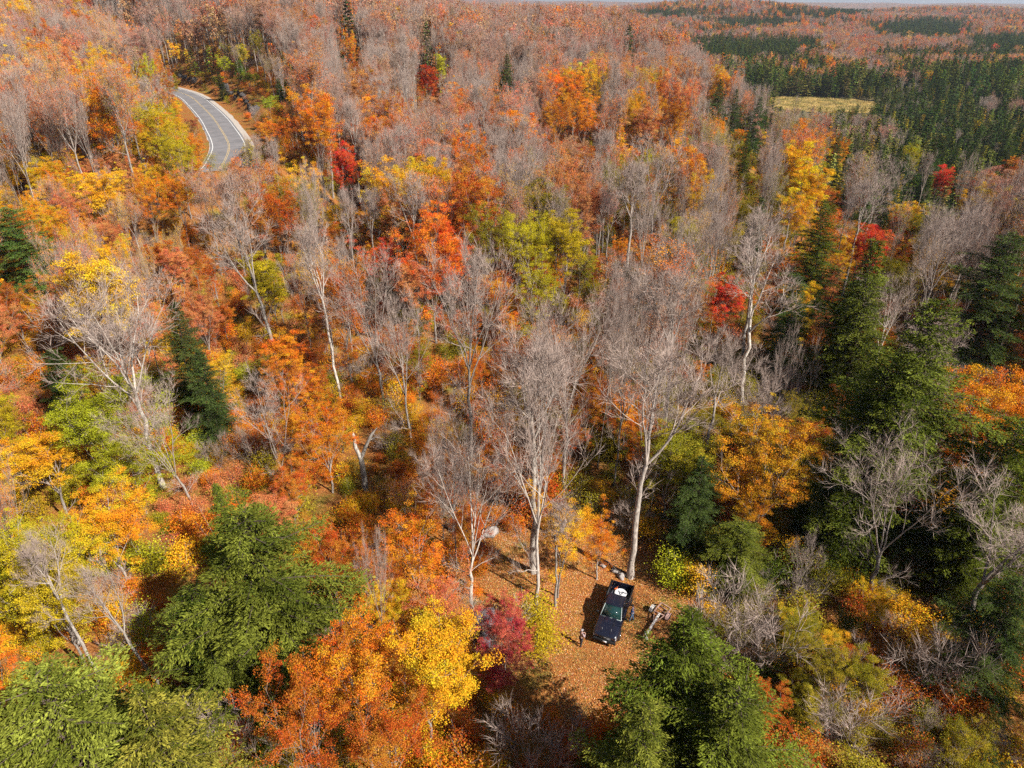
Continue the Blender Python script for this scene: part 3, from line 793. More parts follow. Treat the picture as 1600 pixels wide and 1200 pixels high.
H_('sapling', 850, 970, 3.4, 2.0, 'yellowgreen', label='yellow green bush at the foot of the pale barked tree', var=1, cat='bush', name='leafy_bush')
H_('sapling', 1060, 850, 4.5, 2.0, 'lime', label='lone light green bush in the shade right of the tall bare trunk', var=0, cat='bush', name='leafy_bush')
H_('sapling', 830, 925, 5, 2.2, 'yellowgreen', label='green and yellow bush behind the pale barked bole', var=0, cat='bush', name='leafy_bush')

for t in TREES:
    px, py, zc = project(t['x'], t['y'], float(ground(t['x'], t['y'])) + t['h'] * .62)
    t['sx'], t['sy'], t['zc'] = px, py, zc

# ------------------------------------------------------------------ things the forest must leave in view: (px, py, forward depth)
PROT = []
def protect(pts, dz=0.5, rad=4):
    for (px, py) in pts:
        x, y = at(px, py); z = float(ground(x, y)); PROT.append((px, py, project(x, y, z)[2] - 1.0, rad))
protect([(276, 142), (285, 146), (295, 148), (311, 158), (320, 160), (328, 172), (340, 185), (345, 165), (357, 178), (330, 195), (348, 202), (368, 200), (353, 213), (330, 215), (352, 225), (334, 232), (350, 236),
         (300, 150), (370, 190), (320, 180)], rad=4)
protect([(360, 142), (372, 150), (385, 158), (395, 165), (400, 178), (300, 126), (415, 160)], rad=3)
protect([(px, py) for px in range(1215, 1361, 12) for py in (157, 163)], rad=1)
protect([(880, 960), (880, 1000), (890, 1040), (850, 1040), (930, 1040), (900, 920), (890, 900), (920, 890), (945, 905), (940, 1000), (965, 930), (985, 965), (905, 1005), (1010, 930), (1000, 1000), (1030, 960), (1045, 955),
         (1010, 990), (870, 880), (960, 1020), (870, 1070), (910, 1080), (950, 960), (840, 1060), (905, 870), (990, 940), (860, 905), (862, 880), (838, 872), (815, 860), (795, 850), (880, 860)], rad=5)
protect([(570, 755), (568, 735), (566, 710), (585, 705), (560, 700), (765, 832), (745, 965), (755, 1000)], rad=2)

# ------------------------------------------------------------------ the forest that fills the slopes
def region_mix(px, py, z, rs):
    """what grows where: returns (kind, palette, height factor)"""
    def pick(ws, *pals):
        k = rs.choice(['bare', 'thin', 'leafy', 'hemlock'], p=np.array(ws) / sum(ws))
        return k, pals[int(rs.integers(len(pals)))], 1.0
    E = lambda cx, cy, rx, ry: ((px - cx) / rx) ** 2 + ((py - cy) / ry) ** 2 < 1
    if E(360, 110, 110, 60): k = pick((.2, .2, .5, .15), 'yellowgreen', 'lime', 'gold', 'orange'); return k[0], k[1], .6
    if E(110, 320, 200, 100): k = pick((.12, .22, .62, .0), 'orange', 'gold', 'gold', 'salmon', 'gold'); return k[0], k[1], .62
    if E(235, 170, 80, 80): return pick((.15, .25, .6, .0), 'yellowgreen', 'gold', 'orange')
    if E(90, 120, 130, 130): return pick((.36, .42, .22, .01), 'orange', 'rust', 'gold', 'salmon', 'pinkish')
    if E(100, 480, 240, 110): return pick((.42, .36, .22, .02), 'salmon', 'orange', 'gold', 'pinkish')
    if E(100, 780, 180, 200): k = pick((.22, .3, .46, .02), 'yellowgreen', 'gold', 'orange', 'lime'); return k[0], k[1], .7
    if E(440, 430, 190, 160): return pick((.42, .22, .34, .02), 'rust', 'orange', 'gold', 'olive', 'rust')
    if E(560, 750, 240, 190): k = pick((.34, .3, .36, .0), 'rust', 'orange', 'orange', 'rust'); return k[0], k[1], .72
    if E(930, 560, 250, 170): return pick((.76, .14, .07, .02), 'pinkish', 'orange', 'olive')
    if E(1420, 1010, 360, 260): k = pick((.24, .16, .52, .08), 'rust', 'olive', 'gold', 'olive', 'hemdark'); return k[0], k[1], .42
    if E(1120, 640, 190, 170): return pick((.3, .1, .42, .14), 'rust', 'olive', 'rust', 'gold')
    if E(1450, 330, 220, 110): return pick((.62, .2, .14, .03), 'pinkish', 'gold', 'rust')
    if E(1480, 600, 200, 160): return pick((.6, .12, .2, .1), 'rust', 'gold', 'olive')
    if E(1150, 320, 220, 110): return pick((.46, .24, .27, .02), 'orange', 'gold', 'yellowgreen', 'olive', 'pinkish')
    if E(1000, 160, 170, 50): return pick((.4, .3, .3, .005), 'orange', 'orange', 'gold', 'salmon')
    if py < 150: return pick((.44, .44, .11, .004), 'salmon', 'pinkish', 'pinkish', 'orange', 'rust')
    if py < 300: return pick((.46, .38, .15, .006), 'salmon', 'pinkish', 'orange', 'rust')
    return pick((.46, .28, .25, .006), 'rust', 'orange', 'gold', 'salmon', 'olive')

HX = np.array([t['x'] for t in TREES]); HY = np.array([t['y'] for t in TREES]); HR = np.array([t['r'] for t in TREES])
HS = np.array([(t['sx'], t['sy'], t['zc'], t['r'] * FPX / t['zc'] * t['core'], (t['h'] * .34 + t['r'] * .25) * FPX / t['zc'] * t['core'], t['kind'] in ('bare', 'brush')) for t in TREES], float)
PR = np.array(PROT, float)
HT = np.array([float(ground(t['x'], t['y'])) + .55 * t['h'] for t in TREES])
SUNH = np.array([-SUN_DIR.x, -SUN_DIR.y]) / math.tan(SUN_EL)      # shadow offset per metre of height
KEEP_SUN = [(at(950, 965), 4.5), (at(905, 1008), 2.5), (at(986, 965), 2.5), (at(880, 1030), 4), (at(1030, 965), 2.5), (at(880, 905), 3)]
def clear_ok(x, y, h, r, crown0=.45, lit=True):
    if abs(float(_bil(RD, x, y))) < 7.5 + r * .35 and x < 0 and 40 < y < 360: return False
    g = float(ground(x, y))
    # rectangle of the crown, and of the bole, in the frame
    cx, ct, zc = project(x, y, g + h); _, cb, zb = project(x, y, g + h * crown0)
    rp = r * FPX / zc
    m = (PR[:, 2] > zc - 2) & (np.abs(PR[:, 0] - cx) < rp * .9 + PR[:, 3]) & (PR[:, 1] > ct - 3) & (PR[:, 1] < cb + rp * .5)
    if np.any(m): return False
    bx, by, bz = project(x, y, g)
    m = (PR[:, 2] > bz) & (np.abs(PR[:, 0] - (bx + cx) / 2) < 8) & (PR[:, 1] > cb) & (PR[:, 1] < by)
    if np.any(m): return False
    if lit and y < 90:
        for (qx, qy), rad in KEEP_SUN:
            for s in np.linspace(crown0 * h, h, 5):
                if math.hypot(x + SUNH[0] * s - qx, y + SUNH[1] * s - qy) < r * .8 + rad: return False
    return True
def hero_ok(x, y, h, r, kind, rs, zc, sx, sy):
    d = np.hypot(HX - x, HY - y)
    if np.any(d < .55 * (HR + r)): return False
    rp = r * FPX / zc; rv = h * .32 * FPX / zc
    inside = (HS[:, 2] > zc) & (np.abs(HS[:, 0] - sx) < HS[:, 3] + rp * .8) & (np.abs(HS[:, 1] - sy) < HS[:, 4] + rv * .8)
    solid = inside & (HS[:, 5] == 0)
    if np.any(solid) : return False
    if np.any(inside) and kind != 'bare': return False
    if np.any(inside) and rs.random() < .5: return False
    # do not stand between the sun and a leafy landmark tree
    ex, ey = x - HX, y - HY
    s = ex * SUN_DIR.x + ey * SUN_DIR.y; w = np.abs(-ex * SUN_DIR.y + ey * SUN_DIR.x)
    gz = float(ground(x, y)) + h * .85
    m = (s > 0) & (w < .7 * (HR + r)) & (HS[:, 5] == 0) & (gz > HT + s * math.tan(SUN_EL))
    if np.any(m): return False
    return True
def in_bog(x, y):
    return ((x - 184) / 36) ** 2 + ((y - 446) / 36) ** 2 < 1
rsf = np.random.default_rng(21)
FILL = []
def add_fill(x, y, kind, pal, h, r, **k):
    FILL.append(dict(x=x, y=y, kind=kind, pal=pal, h=h, r=r, **k))
# near and middle slopes
step = 4.2
for gy in np.arange(8, 560, step):
    half = .80 * (gy + 30) + 22
    for gx in np.arange(-half, half, step):
        x = gx + rsf.uniform(-.5, .5) * step * .95; y = gy + rsf.uniform(-.5, .5) * step * .95
        if x > wet_edge(y) + rsf.normal(0, 3): continue
        g = float(ground(x, y))
        h = rsf.uniform(17, 24)
        sx, sy, zc = project(x, y, g + h * .7)
        if zc < 6 or sx < -250 or sx > 1950: continue
        kind, pal, hf = region_mix(sx, sy, zc, rsf)
        h *= hf
        pole = kind == 'bare' and rsf.random() < .4
        if 10 < x < 46 and y < 46: h *= .45 if x > 14 else .6
        r = {'bare': .135, 'thin': .145, 'leafy': .19, 'hemlock': .2}[kind] * h * rsf.uniform(.8, 1.25) * (.6 if pole else 1)
        r = max(r, 1.2 if pole else 1.6)
        sx, sy, zc = project(x, y, g + h * .62)
        if not clear_ok(x, y, h, r, .2 if kind in ('leafy', 'hemlock') else .42):
            if rsf.random() < .8: continue
            h *= .45; r *= .6
            if not clear_ok(x, y, h, r, .15): continue
        if not hero_ok(x, y, h, r, kind, rsf, zc, sx, sy): continue
        add_fill(x, y, kind, pal, h, r)
for gy in np.arange(14, 210, 4.6):
    half = .80 * (gy + 25) + 12
    for gx in np.arange(-half, half, 4.6):
        x = gx + rsf.uniform(-2.2, 2.2); y = gy + rsf.uniform(-2.2, 2.2)
        if x > wet_edge(y) or rsf.random() < .35: continue
        g = float(ground(x, y)); h = rsf.uniform(6, 12); sx, sy, zc = project(x, y, g + h * .7)
        if zc < 6 or sx < -150 or sx > 1750: continue
        pal = region_mix(sx, sy, zc, rsf)[1]
        if pal in ('pinkish', 'hemdark'): pal = 'rust' if sx < 1100 else 'olive'
        if sx > 1050 and sy > 500: h *= .6
        r = h * rsf.uniform(.22, .32); sx, sy, zc = project(x, y, g + h * .62)
        if not clear_ok(x, y, h, r, .1) or not hero_ok(x, y, h, r, 'leafy', rsf, zc, sx, sy): continue
        if math.hypot((x - 7), (y - 41) / 1.35) < 9: continue
        add_fill(x, y, 'leafy', pal, h, r)
print('near fill', len(FILL))
# wetland spruces, the woods round the bog and the far country
nb = len(FILL)
rsw = np.random.default_rng(31)
for gy in np.arange(110, 640, 4.0):
    x0, x1 = float(wet_edge(gy)), .78 * gy + 60
    for gx in np.arange(x0, x1, 4.0):
        x = gx + rsw.uniform(-2, 2); y = gy + rsw.uniform(-2, 2)
        if in_bog(x, y): continue
        g = float(ground(x, y)); c = vnoise(x, y, 38); c2 = vnoise(x + 300, y, 70)
        back = y > 478 or x > wet_edge(y) + 190
        if not back:
            rim = x - float(wet_edge(y)) < 14
            cc = vnoise(x + 31, y + 8, 11)
            if rsw.random() > (.95 if cc > .45 else .28): continue
            hb = .55 + .9 * vnoise(x, y + 200, 17)
            if c2 > .6 and rsw.random() < .45: kind, pal, h, r = rsw.choice(['bare', 'thin']), 'pinkish', rsw.uniform(9, 15), 2.6
            elif rsw.random() < .16 + .3 * (c > .6): kind, pal, h, r = 'hemlock', 'hemdark', rsw.uniform(11, 17) * hb, rsw.uniform(2.4, 3.8)
            else: kind, pal, h, r = 'spruce', rsw.choice(['bog', 'bog', 'hem', 'hemlight', 'hemdark', 'olive']), rsw.uniform(6, 12) * hb, rsw.uniform(1.1, 2.2)
            if kind == 'spruce' and rsw.random() < .12: kind, pal, h, r = 'bare', 'pinkish', rsw.uniform(7, 13), 1.2
            if 395 < y < 420 and abs(x - 180) < 60 : h *= .5
        else:
            if rsw.random() < .25: continue
            if (y < 575 and c2 < .66 and rsw.random() < .9) or c > .55: kind, pal, h, r = 'hemlock', rsw.choice(['hemdark', 'hem', 'bog', 'pine', 'hem']), rsw.uniform(11, 19) * (.6 + .8 * vnoise(x, y + 200, 17)), rsw.uniform(2.4, 5.0)
            else: kind, pal, h, r = rsw.choice(['bare', 'thin', 'leafy'], p=[.3, .5, .2]), rsw.choice(['salmon', 'orange', 'pinkish', 'gold']), rsw.uniform(14, 20), 3.6
        sx, sy, zc = project(x, y, g + h * .6)
        if sx > 1800 or not clear_ok(x, y, h, r, .1, lit=False): continue
        if np.any(np.hypot(HX - x, HY - y) < .6 * (HR + r)): continue
        add_fill(x, y, kind, pal, h, r)
for lo, hi, st in ((560, 1100, 7.0), (1100, 2000, 9.5), (2000, 3400, 14.0)):
    for gy in np.arange(lo, hi, st):
        for gx in np.arange(-.80 * gy - 20 if gy > 900 else -.25 * gy, .82 * gy + 20, st):
            x = gx + rsw.uniform(-.5, .5) * st; y = gy + rsw.uniform(-.5, .5) * st
            c = .55 * vnoise(x, y, 130) + .45 * vnoise(x + 77, y + 400, 45); c3 = vnoise(x, y + 900, 60)
            if (.58 if y > 700 else .54) < c + rsw.normal(0, .035): kind, pal = 'hemlock', ('hemdark' if rsw.random() < .4 else 'hem')
            else:
                kind = rsw.choice(['bare', 'thin', 'leafy', 'hemlock'], p=[.30, .46, .21, .03])
                pal = rsw.choice(['salmon', 'pinkish', 'orange', 'gold', 'red'], p=[.22, .52, .16, .07, .03]) if c3 < .6 else rsw.choice(['orange', 'gold', 'pinkish', 'red'], p=[.32, .16, .44, .08])
                if kind == 'hemlock': pal = 'hemdark'
            fx, fy, _ = project(x, y, float(ground(x, y)) + 12)
            E = lambda cx, cy, rx, ry: ((fx - cx) / rx) ** 2 + ((fy - cy) / ry) ** 2 < 1 + rsw.normal(0, .25)
            if E(1440, 48, 80, 17) or E(1570, 70, 70, 14) or E(1050, 22, 60, 7) or E(1170, 36, 70, 8) or E(1130, 92, 150, 34) or E(1480, 92, 130, 12) or E(1290, 22, 90, 4) or E(1230, 70, 60, 10): kind, pal = 'hemlock', rsw.choice(['hemdark', 'hem'])
            elif kind == 'hemlock' and rsw.random() < .3: kind, pal = 'leafy', 'orange'
            add_fill(x, y, kind, pal, rsw.uniform(12, 21) * (st / 7) ** .25, rsw.uniform(3.2, 4.4) * (st / 7) ** .6)
print('far fill', len(FILL) - nb)
# under-storey saplings and bushes
UND = []
NK = at(845, 880)
BIGC = [(t['x'], t['y']) for t in TREES if t['kind'] == 'hemlock' and t['h'] > 12]
rsu = np.random.default_rng(41)
for lo, hi, st in ((14, 90, 2.2), (90, 170, 2.9), (170, 300, 4.2)):
    for gy in np.arange(lo, hi, st):
        half = .80 * (gy + 25) + 8
        for gx in np.arange(-half, min(half, float(wet_edge(gy)) + 4), st):
            x = gx + rsu.uniform(-.5, .5) * st; y = gy + rsu.uniform(-.5, .5) * st
            if rsu.random() < .16: continue
            g = float(ground(x, y)); h = rsu.uniform(1.6, 5.2) * rsu.uniform(.7, 1.0); 
            sx, sy, zc = project(x, y, g + h)
            if sx < -80 or sx > 1680 or sy > 1330: continue
            c = vnoise(x, y, 11); c2 = vnoise(x + 60, y + 9, 26)
            E = lambda cx, cy, rx, ry: ((sx - cx) / rx) ** 2 + ((sy - cy) / ry) ** 2 < 1
            if E(1420, 980, 400, 260): pals = ['olive', 'rust', 'olive', 'gold', 'hem', 'olive', 'yellowgreen']
            elif E(1150, 720, 260, 200): pals = ['rust', 'olive', 'olive', 'gold']
            elif sx < 380 and sy > 560: pals = ['yellowgreen', 'gold', 'orange', 'lime', 'salmon']
            elif sx < 300: pals = ['orange', 'gold', 'orange', 'salmon', 'gold']
            elif sy > 560: pals = ['orange', 'rust', 'orange', 'gold', 'rust', 'olive', 'orange']
            else: pals = ['rust', 'orange', 'gold', 'salmon', 'olive', 'orange', 'yellowgreen']
            pal = pals[int(min(.999, max(0, c * .75 + rsu.uniform(-.15, .4))) * len(pals))]
            r = max(1.1, h * .42) * rsu.uniform(.9, 1.3)
            if math.hypot((x - 7) / 1.0, (y - 41) / 1.35) < 8.0 or math.hypot(x - NK[0], y - NK[1]) < 4.2: continue
            if not clear_ok(x, y, h, r, 0, lit=False):
                h, r = rsu.uniform(.7, 1.5), rsu.uniform(.9, 1.3)
                if not clear_ok(x, y, h, r * .6, 0, lit=False): continue
            if y < 60 and any(math.hypot(x - q[0], y - q[1]) < 2.6 for q in BIGC): continue
            kind = 'sapling'
            if rsu.random() < (.09 if E(1420, 1000, 400, 240) else .06): kind, h, r = 'brush', rsu.uniform(2.5, 5), rsu.uniform(1.4, 2.2)
            UND.append(dict(x=x, y=y, kind=kind, pal=pal, h=h, r=r))
print('understorey', len(UND))

# ------------------------------------------------------------------ planting
LODK = dict(bare='far_bare', thin='far_thin', leafy='far_leafy', hemlock='far_conifer', pine='far_conifer', spruce='spruce', sapling='sapling', brush='brush')
NAMES = dict(bare='bare_tree', thin='sparse_maple', leafy='autumn_maple', hemlock='hemlock_tree', pine='pine_tree', spruce='spruce_tree', sapling='sapling', brush='bare_shrub')
CATS = dict(bare='bare tree', thin='tree', leafy='maple tree', hemlock='conifer', pine='conifer', spruce='conifer', sapling='sapling', brush='shrub')
GROUPS = dict(bare='bare trees on the slopes', thin='half bare maples on the slopes', leafy='autumn maples in leaf', hemlock='conifers of the forest', pine='conifers of the forest',
              spruce='slender conifers of the wetland', sapling='saplings under the trees', brush='bare shrubs under the trees')
rsp = np.random.default_rng(51)
def choose(t, far):
    k = LODK[t['kind']] if far else t['kind']
    pats = PAT[k]; i = t.get('var'); i = int(rsp.integers(len(pats))) if i is None else i % len(pats)
    return k, i, pats[i]
def tints(t):
    if not t.get('pal'): return (.5, .22, .14), (.56, .30, .18)
    a, b = PALS[t['pal']]
    k = .10 if t['zc'] < 150 else .24
    return jit(rsp, a, k), jit(rsp, b, k)
def plant(t):
    far = t['zc'] > 240
    k, i, p = choose(t, far)
    z = float(ground(t['x'], t['y'])) - .12
    name = t.get('name') or NAMES[t['kind']]
    root = link(name, None, loc=(t['x'], t['y'], z))
    s = t['r'] / p['r']; sz = t['h'] / p['H']
    root.scale = (s, s, sz)
    rot = t.get('rot'); rot = rsp.uniform(0, 6.28) if rot is None else rot
    root.rotation_euler = (0, 0, rot)
    if t.get('lean'):
        lx, ly = t['lean']
        root.rotation_mode = 'QUATERNION'
        q = Vector((0, 0, 1)).rotation_difference(Vector((lx, ly, 1)).normalized())
        root.rotation_quaternion = q @ Matrix.Rotation(rot, 3, 'Z').to_quaternion()
    else:
        root.rotation_euler = (rsp.normal(0, .025), rsp.normal(0, .025), rot)
    ta, tb = tints(t)
    tr = link('stem' if t['kind'] in ('sapling', 'brush') else 'trunk', p['wood'], root)
    if t.get('wmat'):
        tr.material_slots[0].link = 'OBJECT'; tr.material_slots[0].material = M[t['wmat']]
    for pn, me in p['parts']:
        o = link(pn, me, root)
        o['tint'] = ta; o['tint2'] = tb
    tag(root, t['label'], t.get('cat') or CATS[t['kind']], t.get('group') or GROUPS[t['kind']])
    t['root'] = root
def mass(name, items, label):
    """the countless rest: one object that repeats the patterns with geometry nodes"""
    if not items: return
    col = bpy.data.collections.new(name + '_patterns')
    idx = {}; order = []
    for t in items:
        k, i, p = choose(t, t['zc'] > 240 and t['kind'] not in ('sapling', 'brush'))
        t['_p'] = p; key = id(p)
        if key not in idx:
            idx[key] = len(order); order.append(p)
        t['_k'] = idx[key]
    for n, p in enumerate(order):
        o = bpy.data.objects.new('%s_pattern_%03d' % (name, n), p['all']); col.objects.link(o)
    n = len(items)
    pts = bpy.data.meshes.new(name)
    X = np.array([t['x'] for t in items]); Y = np.array([t['y'] for t in items]); Z = ground(X, Y) - .12
    pts.vertices.add(n); pts.vertices.foreach_set('co', np.stack([X, Y, Z], 1).astype(np.float32).ravel())
    def attr(nm, ty, data, key):
        a = pts.attributes.new(nm, ty, 'POINT'); a.data.foreach_set(key, np.asarray(data).ravel())
    attr('pid', 'INT', np.array([t['_k'] for t in items], np.int32), 'value')
    attr('rot', 'FLOAT_VECTOR', np.stack([rsp.normal(0, .03, n), rsp.normal(0, .03, n), rsp.uniform(0, 6.28, n)], 1).astype(np.float32), 'vector')
    attr('scl', 'FLOAT_VECTOR', np.array([(t['r'] / t['_p']['r'], t['r'] / t['_p']['r'], t['h'] / t['_p']['H']) for t in items], np.float32), 'vector')
    tt = [tints(t) for t in items]
    attr('tint', 'FLOAT_VECTOR', np.array([a for a, b in tt], np.float32), 'vector')
    attr('tint2', 'FLOAT_VECTOR', np.array([b for a, b in tt], np.float32), 'vector')
    o = link(name, pts); tag(o, label, kind='stuff')
    ng = bpy.data.node_groups.new(name, 'GeometryNodeTree')
    ng.interface.new_socket('Geometry', in_out='INPUT', socket_type='NodeSocketGeometry')
    ng.interface.new_socket('Geometry', in_out='OUTPUT', socket_type='NodeSocketGeometry')
    nn = ng.nodes; lk = ng.links.new
    gi, go = nn.new('NodeGroupInput'), nn.new('NodeGroupOutput')
    ci = nn.new('GeometryNodeCollectionInfo'); ci.inputs[0].default_value = col; ci.inputs[1].default_value = True; ci.inputs[2].default_value = True
    ip = nn.new('GeometryNodeInstanceOnPoints'); ip.inputs['Pick Instance'].default_value = True
    def named(nm, ty):
        a = nn.new('GeometryNodeInputNamedAttribute'); a.data_type = ty; a.inputs[0].default_value = nm; return a.outputs[0]
    lk(gi.outputs[0], ip.inputs['Points']); lk(ci.outputs[0], ip.inputs['Instance'])
    lk(named('pid', 'INT'), ip.inputs['Instance Index']); lk(named('rot', 'FLOAT_VECTOR'), ip.inputs['Rotation']); lk(named('scl', 'FLOAT_VECTOR'), ip.inputs['Scale'])
    lk(ip.outputs[0], go.inputs[0])
    md = o.modifiers.new('scatter', 'NODES'); md.node_group = ng
    return o

for t in TREES: plant(t)
LIMIT = dict(bare=300, thin=300, leafy=300, hemlock=130, spruce=200, sapling=290, brush=120)
indiv, rest = [], []
cand = {}
for t in FILL + UND:
    g = float(ground(t['x'], t['y']))
    sx, sy, zc = project(t['x'], t['y'], g + t['h'] * .7)
    t['zc'], t['sx'], t['sy'] = zc, sx, sy
    inview = -10 < sx < 1610 and -5 < sy < 1215
    t['size'] = (t['h'] * t['r']) ** .5 / zc if inview else 0
    cand.setdefault(t['kind'], []).append(t)
for k, ls in cand.items():
    ls.sort(key=lambda t: -t['size'])
    nh = sum(1 for t in TREES if t['kind'] == k)
    m = LIMIT[k] - (nh if k != 'hemlock' else 0)
    for j, t in enumerate(ls):
        (indiv if j < m and t['size'] > 0 else rest).append(t)
# ---- labels for the forest's individuals: look + nearest named landmark + side
LANDMARKS = [(950, 960, 'the pickup truck'), (1030, 960, 'the trailer frame'), (330, 190, 'the road bend'), (395, 165, 'the dark rocks'), (1285, 160, 'the golden bog'),
    (668, 370, 'the flaming maple'), (484, 185, 'the rusty maple'), (534, 245, 'the scarlet maple'), (860, 370, 'the yellow green pair'), (1222, 700, 'the golden maple'),
    (1382, 440, 'the pointed hemlock'), (1450, 570, 'the tallest hemlock'), (375, 920, 'the broad hemlock'), (110, 1130, 'the corner hemlocks'), (1090, 1060, 'the dark bottom hemlock'),
    (785, 980, 'the crimson maple'), (570, 740, 'the broken snag'), (215, 490, 'the wide bare tree'), (1000, 640, 'the tall bare maple'), (20, 380, 'the round left pine'),
    (240, 190, 'the yellow roadside maple'), (541, 10, 'the skyline pine'), (790, 110, 'the lone upper conifer'), (1300, 360, 'the soft conifer'), (1428, 240, 'the yellow wetland maple'),
    (140, 680, 'the spreading maple'), (1385, 290, 'the mauve round crown'), (915, 160, 'the orange ridge row'), (1350, 800, 'the V-forked tree'), (1500, 900, 'the leaning right tree'),
    (650, 1030, 'the golden bottom maple'), (1170, 230, 'the lone canopy conifer'), (895, 520, 'the central bare tree'), (400, 450, 'the pale leaning trunk'), (1560, 600, 'the orange edge maple'), (300, 470, 'the coral maple')]
def base_label(t):
    d = [((t['sx'] - a) ** 2 + (t['sy'] - b) ** 2, a, b, n) for a, b, n in LANDMARKS]
    _, a, b, n = min(d)
    dx, dy = t['sx'] - a, t['sy'] - b
    side = ('left of' if dx < 0 else 'right of') if abs(dx) > abs(dy) * 1.2 else ('above' if dy < 0 else 'below')
    k = t['kind']
    size = 'tall' if t['h'] > 20.5 else 'small' if t['h'] < (3 if k in ('sapling', 'brush') else 14) else 'medium'
    c = CNAME.get(t['pal'], '')
    look = {'bare': '%s grey bare tree' % size, 'thin': '%s half bare %s maple' % (size, c), 'leafy': '%s %s maple' % (size, c), 'hemlock': '%s %s conifer' % (size, c),
            'spruce': '%s slender %s conifer' % (size, c), 'sapling': '%s %s sapling' % (size, c), 'brush': '%s bare twiggy shrub' % size}[k]
    return look, side + ' ' + n
ORD = ['leftmost', 'second from left', 'third from left', 'fourth from left', 'fifth from left', 'sixth from left', 'seventh from left', 'eighth from left', 'ninth from left', 'tenth from left']
byl = {}
for t in indiv: byl.setdefault(base_label(t), []).append(t)
def give(ls, look, rel, pre=''):
    ls.sort(key=lambda t: t['sx']); n = len(ls)
    for j, t in enumerate(ls):
        if n == 1: o = ''
        elif j == n - 1: o = 'rightmost '
        elif j < len(ORD): o = ORD[j] + ' '
        elif n - 2 - j < 6: o = ['second', 'third', 'fourth', 'fifth', 'sixth', 'seventh'][n - 2 - j] + ' from right '
        else: o = 'inner '
        t['label'] = (o + pre + look + ' ' + rel)
for (look, rel), ls in byl.items():
    if len(ls) <= 4: give(ls, look, rel)
    else:
        ls.sort(key=lambda t: t['zc']); m = 2 if len(ls) <= 10 else 3
        rows = ['front-row ', 'back-row '] if m == 2 else ['front-row ', 'middle-row ', 'back-row ']
        for q in range(m): give(ls[q * len(ls) // m:(q + 1) * len(ls) // m], look, rel, rows[q])
for t in indiv: plant(t)
print('individual plants', len(indiv) + len(TREES), 'in the masses', len(rest))
def rest_of(*ks): return [t for t in rest if t['kind'] in ks]
mass('distant_bare_woods', rest_of('bare', 'thin'), 'pinkish grey woods of bare and half bare trees beyond the near slope')
mass('distant_autumn_woods', rest_of('leafy'), 'orange and gold canopy scattered through the far woods')
mass('distant_conifer_woods', rest_of('hemlock', 'spruce', 'pine'), 'dark conifer woods round the wetland and on the far ridges')
mass('undergrowth', rest_of('sapling', 'brush'), 'dense orange and yellow undergrowth beneath the trees')

# ------------------------------------------------------------------ the clearing: pickup truck, people, trailer frame
def boxm(acc, c, s, mi=0, taper=(1, 1), shift=(0, 0)):
    """box with centre c and size s; the top may be narrowed and shifted"""
    x, y, z = s[0] / 2, s[1] / 2, s[2] / 2
    b = [(-x, -y, -z), (x, -y, -z), (x, y, -z), (-x, y, -z)]
    t = [(-x * taper[0] + shift[0], -y * taper[1] + shift[1], z), (x * taper[0] + shift[0], -y * taper[1] + shift[1], z), (x * taper[0] + shift[0], y * taper[1] + shift[1], z), (-x * taper[0] + shift[0], y * taper[1] + shift[1], z)]
    V = np.array(b + t) + np.array(c)
    acc.add(V, np.array([[0, 3, 2, 1], [4, 5, 6, 7], [0, 1, 5, 4], [1, 2, 6, 5], [2, 3, 7, 6], [3, 0, 4, 7]]), None, mi)
def beam(acc, a, b, w, h):
    a, b = np.array(a, float), np.array(b, float); d = unit(b - a); s = unit(np.cross(d, [0, 0, 1.0])) * w / 2; u = unit(np.cross(s, d)) * h / 2
    V = [a - s - u, a + s - u, a + s + u, a - s + u, b - s - u, b + s - u, b + s + u, b - s + u]
    acc.add(V, np.array([[0, 1, 2, 3], [7, 6, 5, 4], [0, 4, 5, 1], [1, 5, 6, 2], [2, 6, 7, 3], [3, 7, 4, 0]]))
def loft(acc, rings, close=True):
    rings = np.array(rings, float); k, n = rings.shape[:2]
    i = np.arange(k - 1)[:, None] * n; j = np.arange(n)[None]; jn = (j + 1) % n
    acc.add(rings.reshape(-1, 3), np.stack([i + j, i + jn, i + n + jn, i + n + j], -1).reshape(-1, 4))
    if close:
        for r, o in ((rings[0], False), (rings[-1], True)):
            c = r.mean(0); V = np.vstack([r, c]); F = [[a, (a + 1) % n, n] if o else [(a + 1) % n, a, n] for a in range(n)]
            acc.add(V, np.array(F))
def part(name, acc, m, parent, bevel=0.0, smooth=False):
    o = link(name, acc.mesh(name, m, smooth), parent)
    if bevel:
        b = o.modifiers.new('bevel', 'BEVEL'); b.width = bevel; b.segments = 2; b.limit_method = 'ANGLE'
    return o
def single(fn, *a, **k):
    ac = Acc(); fn(ac, *a, **k); return ac
paint = mat('navy_black_paint', (.010, .011, .022), .22, 0.0, .6)
paint.node_tree.nodes['Principled BSDF'].inputs['Coat Weight'].default_value = .6
glass = mat('teal_reflection_windscreen', (.012, .040, .038), .05, 0, .9)  # teal of the reflection and dashboard is put into the glass colour
dglass = mat('dark_window_glass', (.006, .008, .010), .05, 0, .7)
black = mat('black_plastic', (.012, .012, .013), .6)
rubber = mat('tyre_rubber', (.016, .016, .016), .9)
chrome = mat('bright_metal', (.62, .62, .63), .22, 1.0)
lamp_g = mat('clear_headlamp', (.55, .56, .60), .12, 0.2, .8)
plate_m = mat('licence_plate_white', (.75, .76, .78), .4)
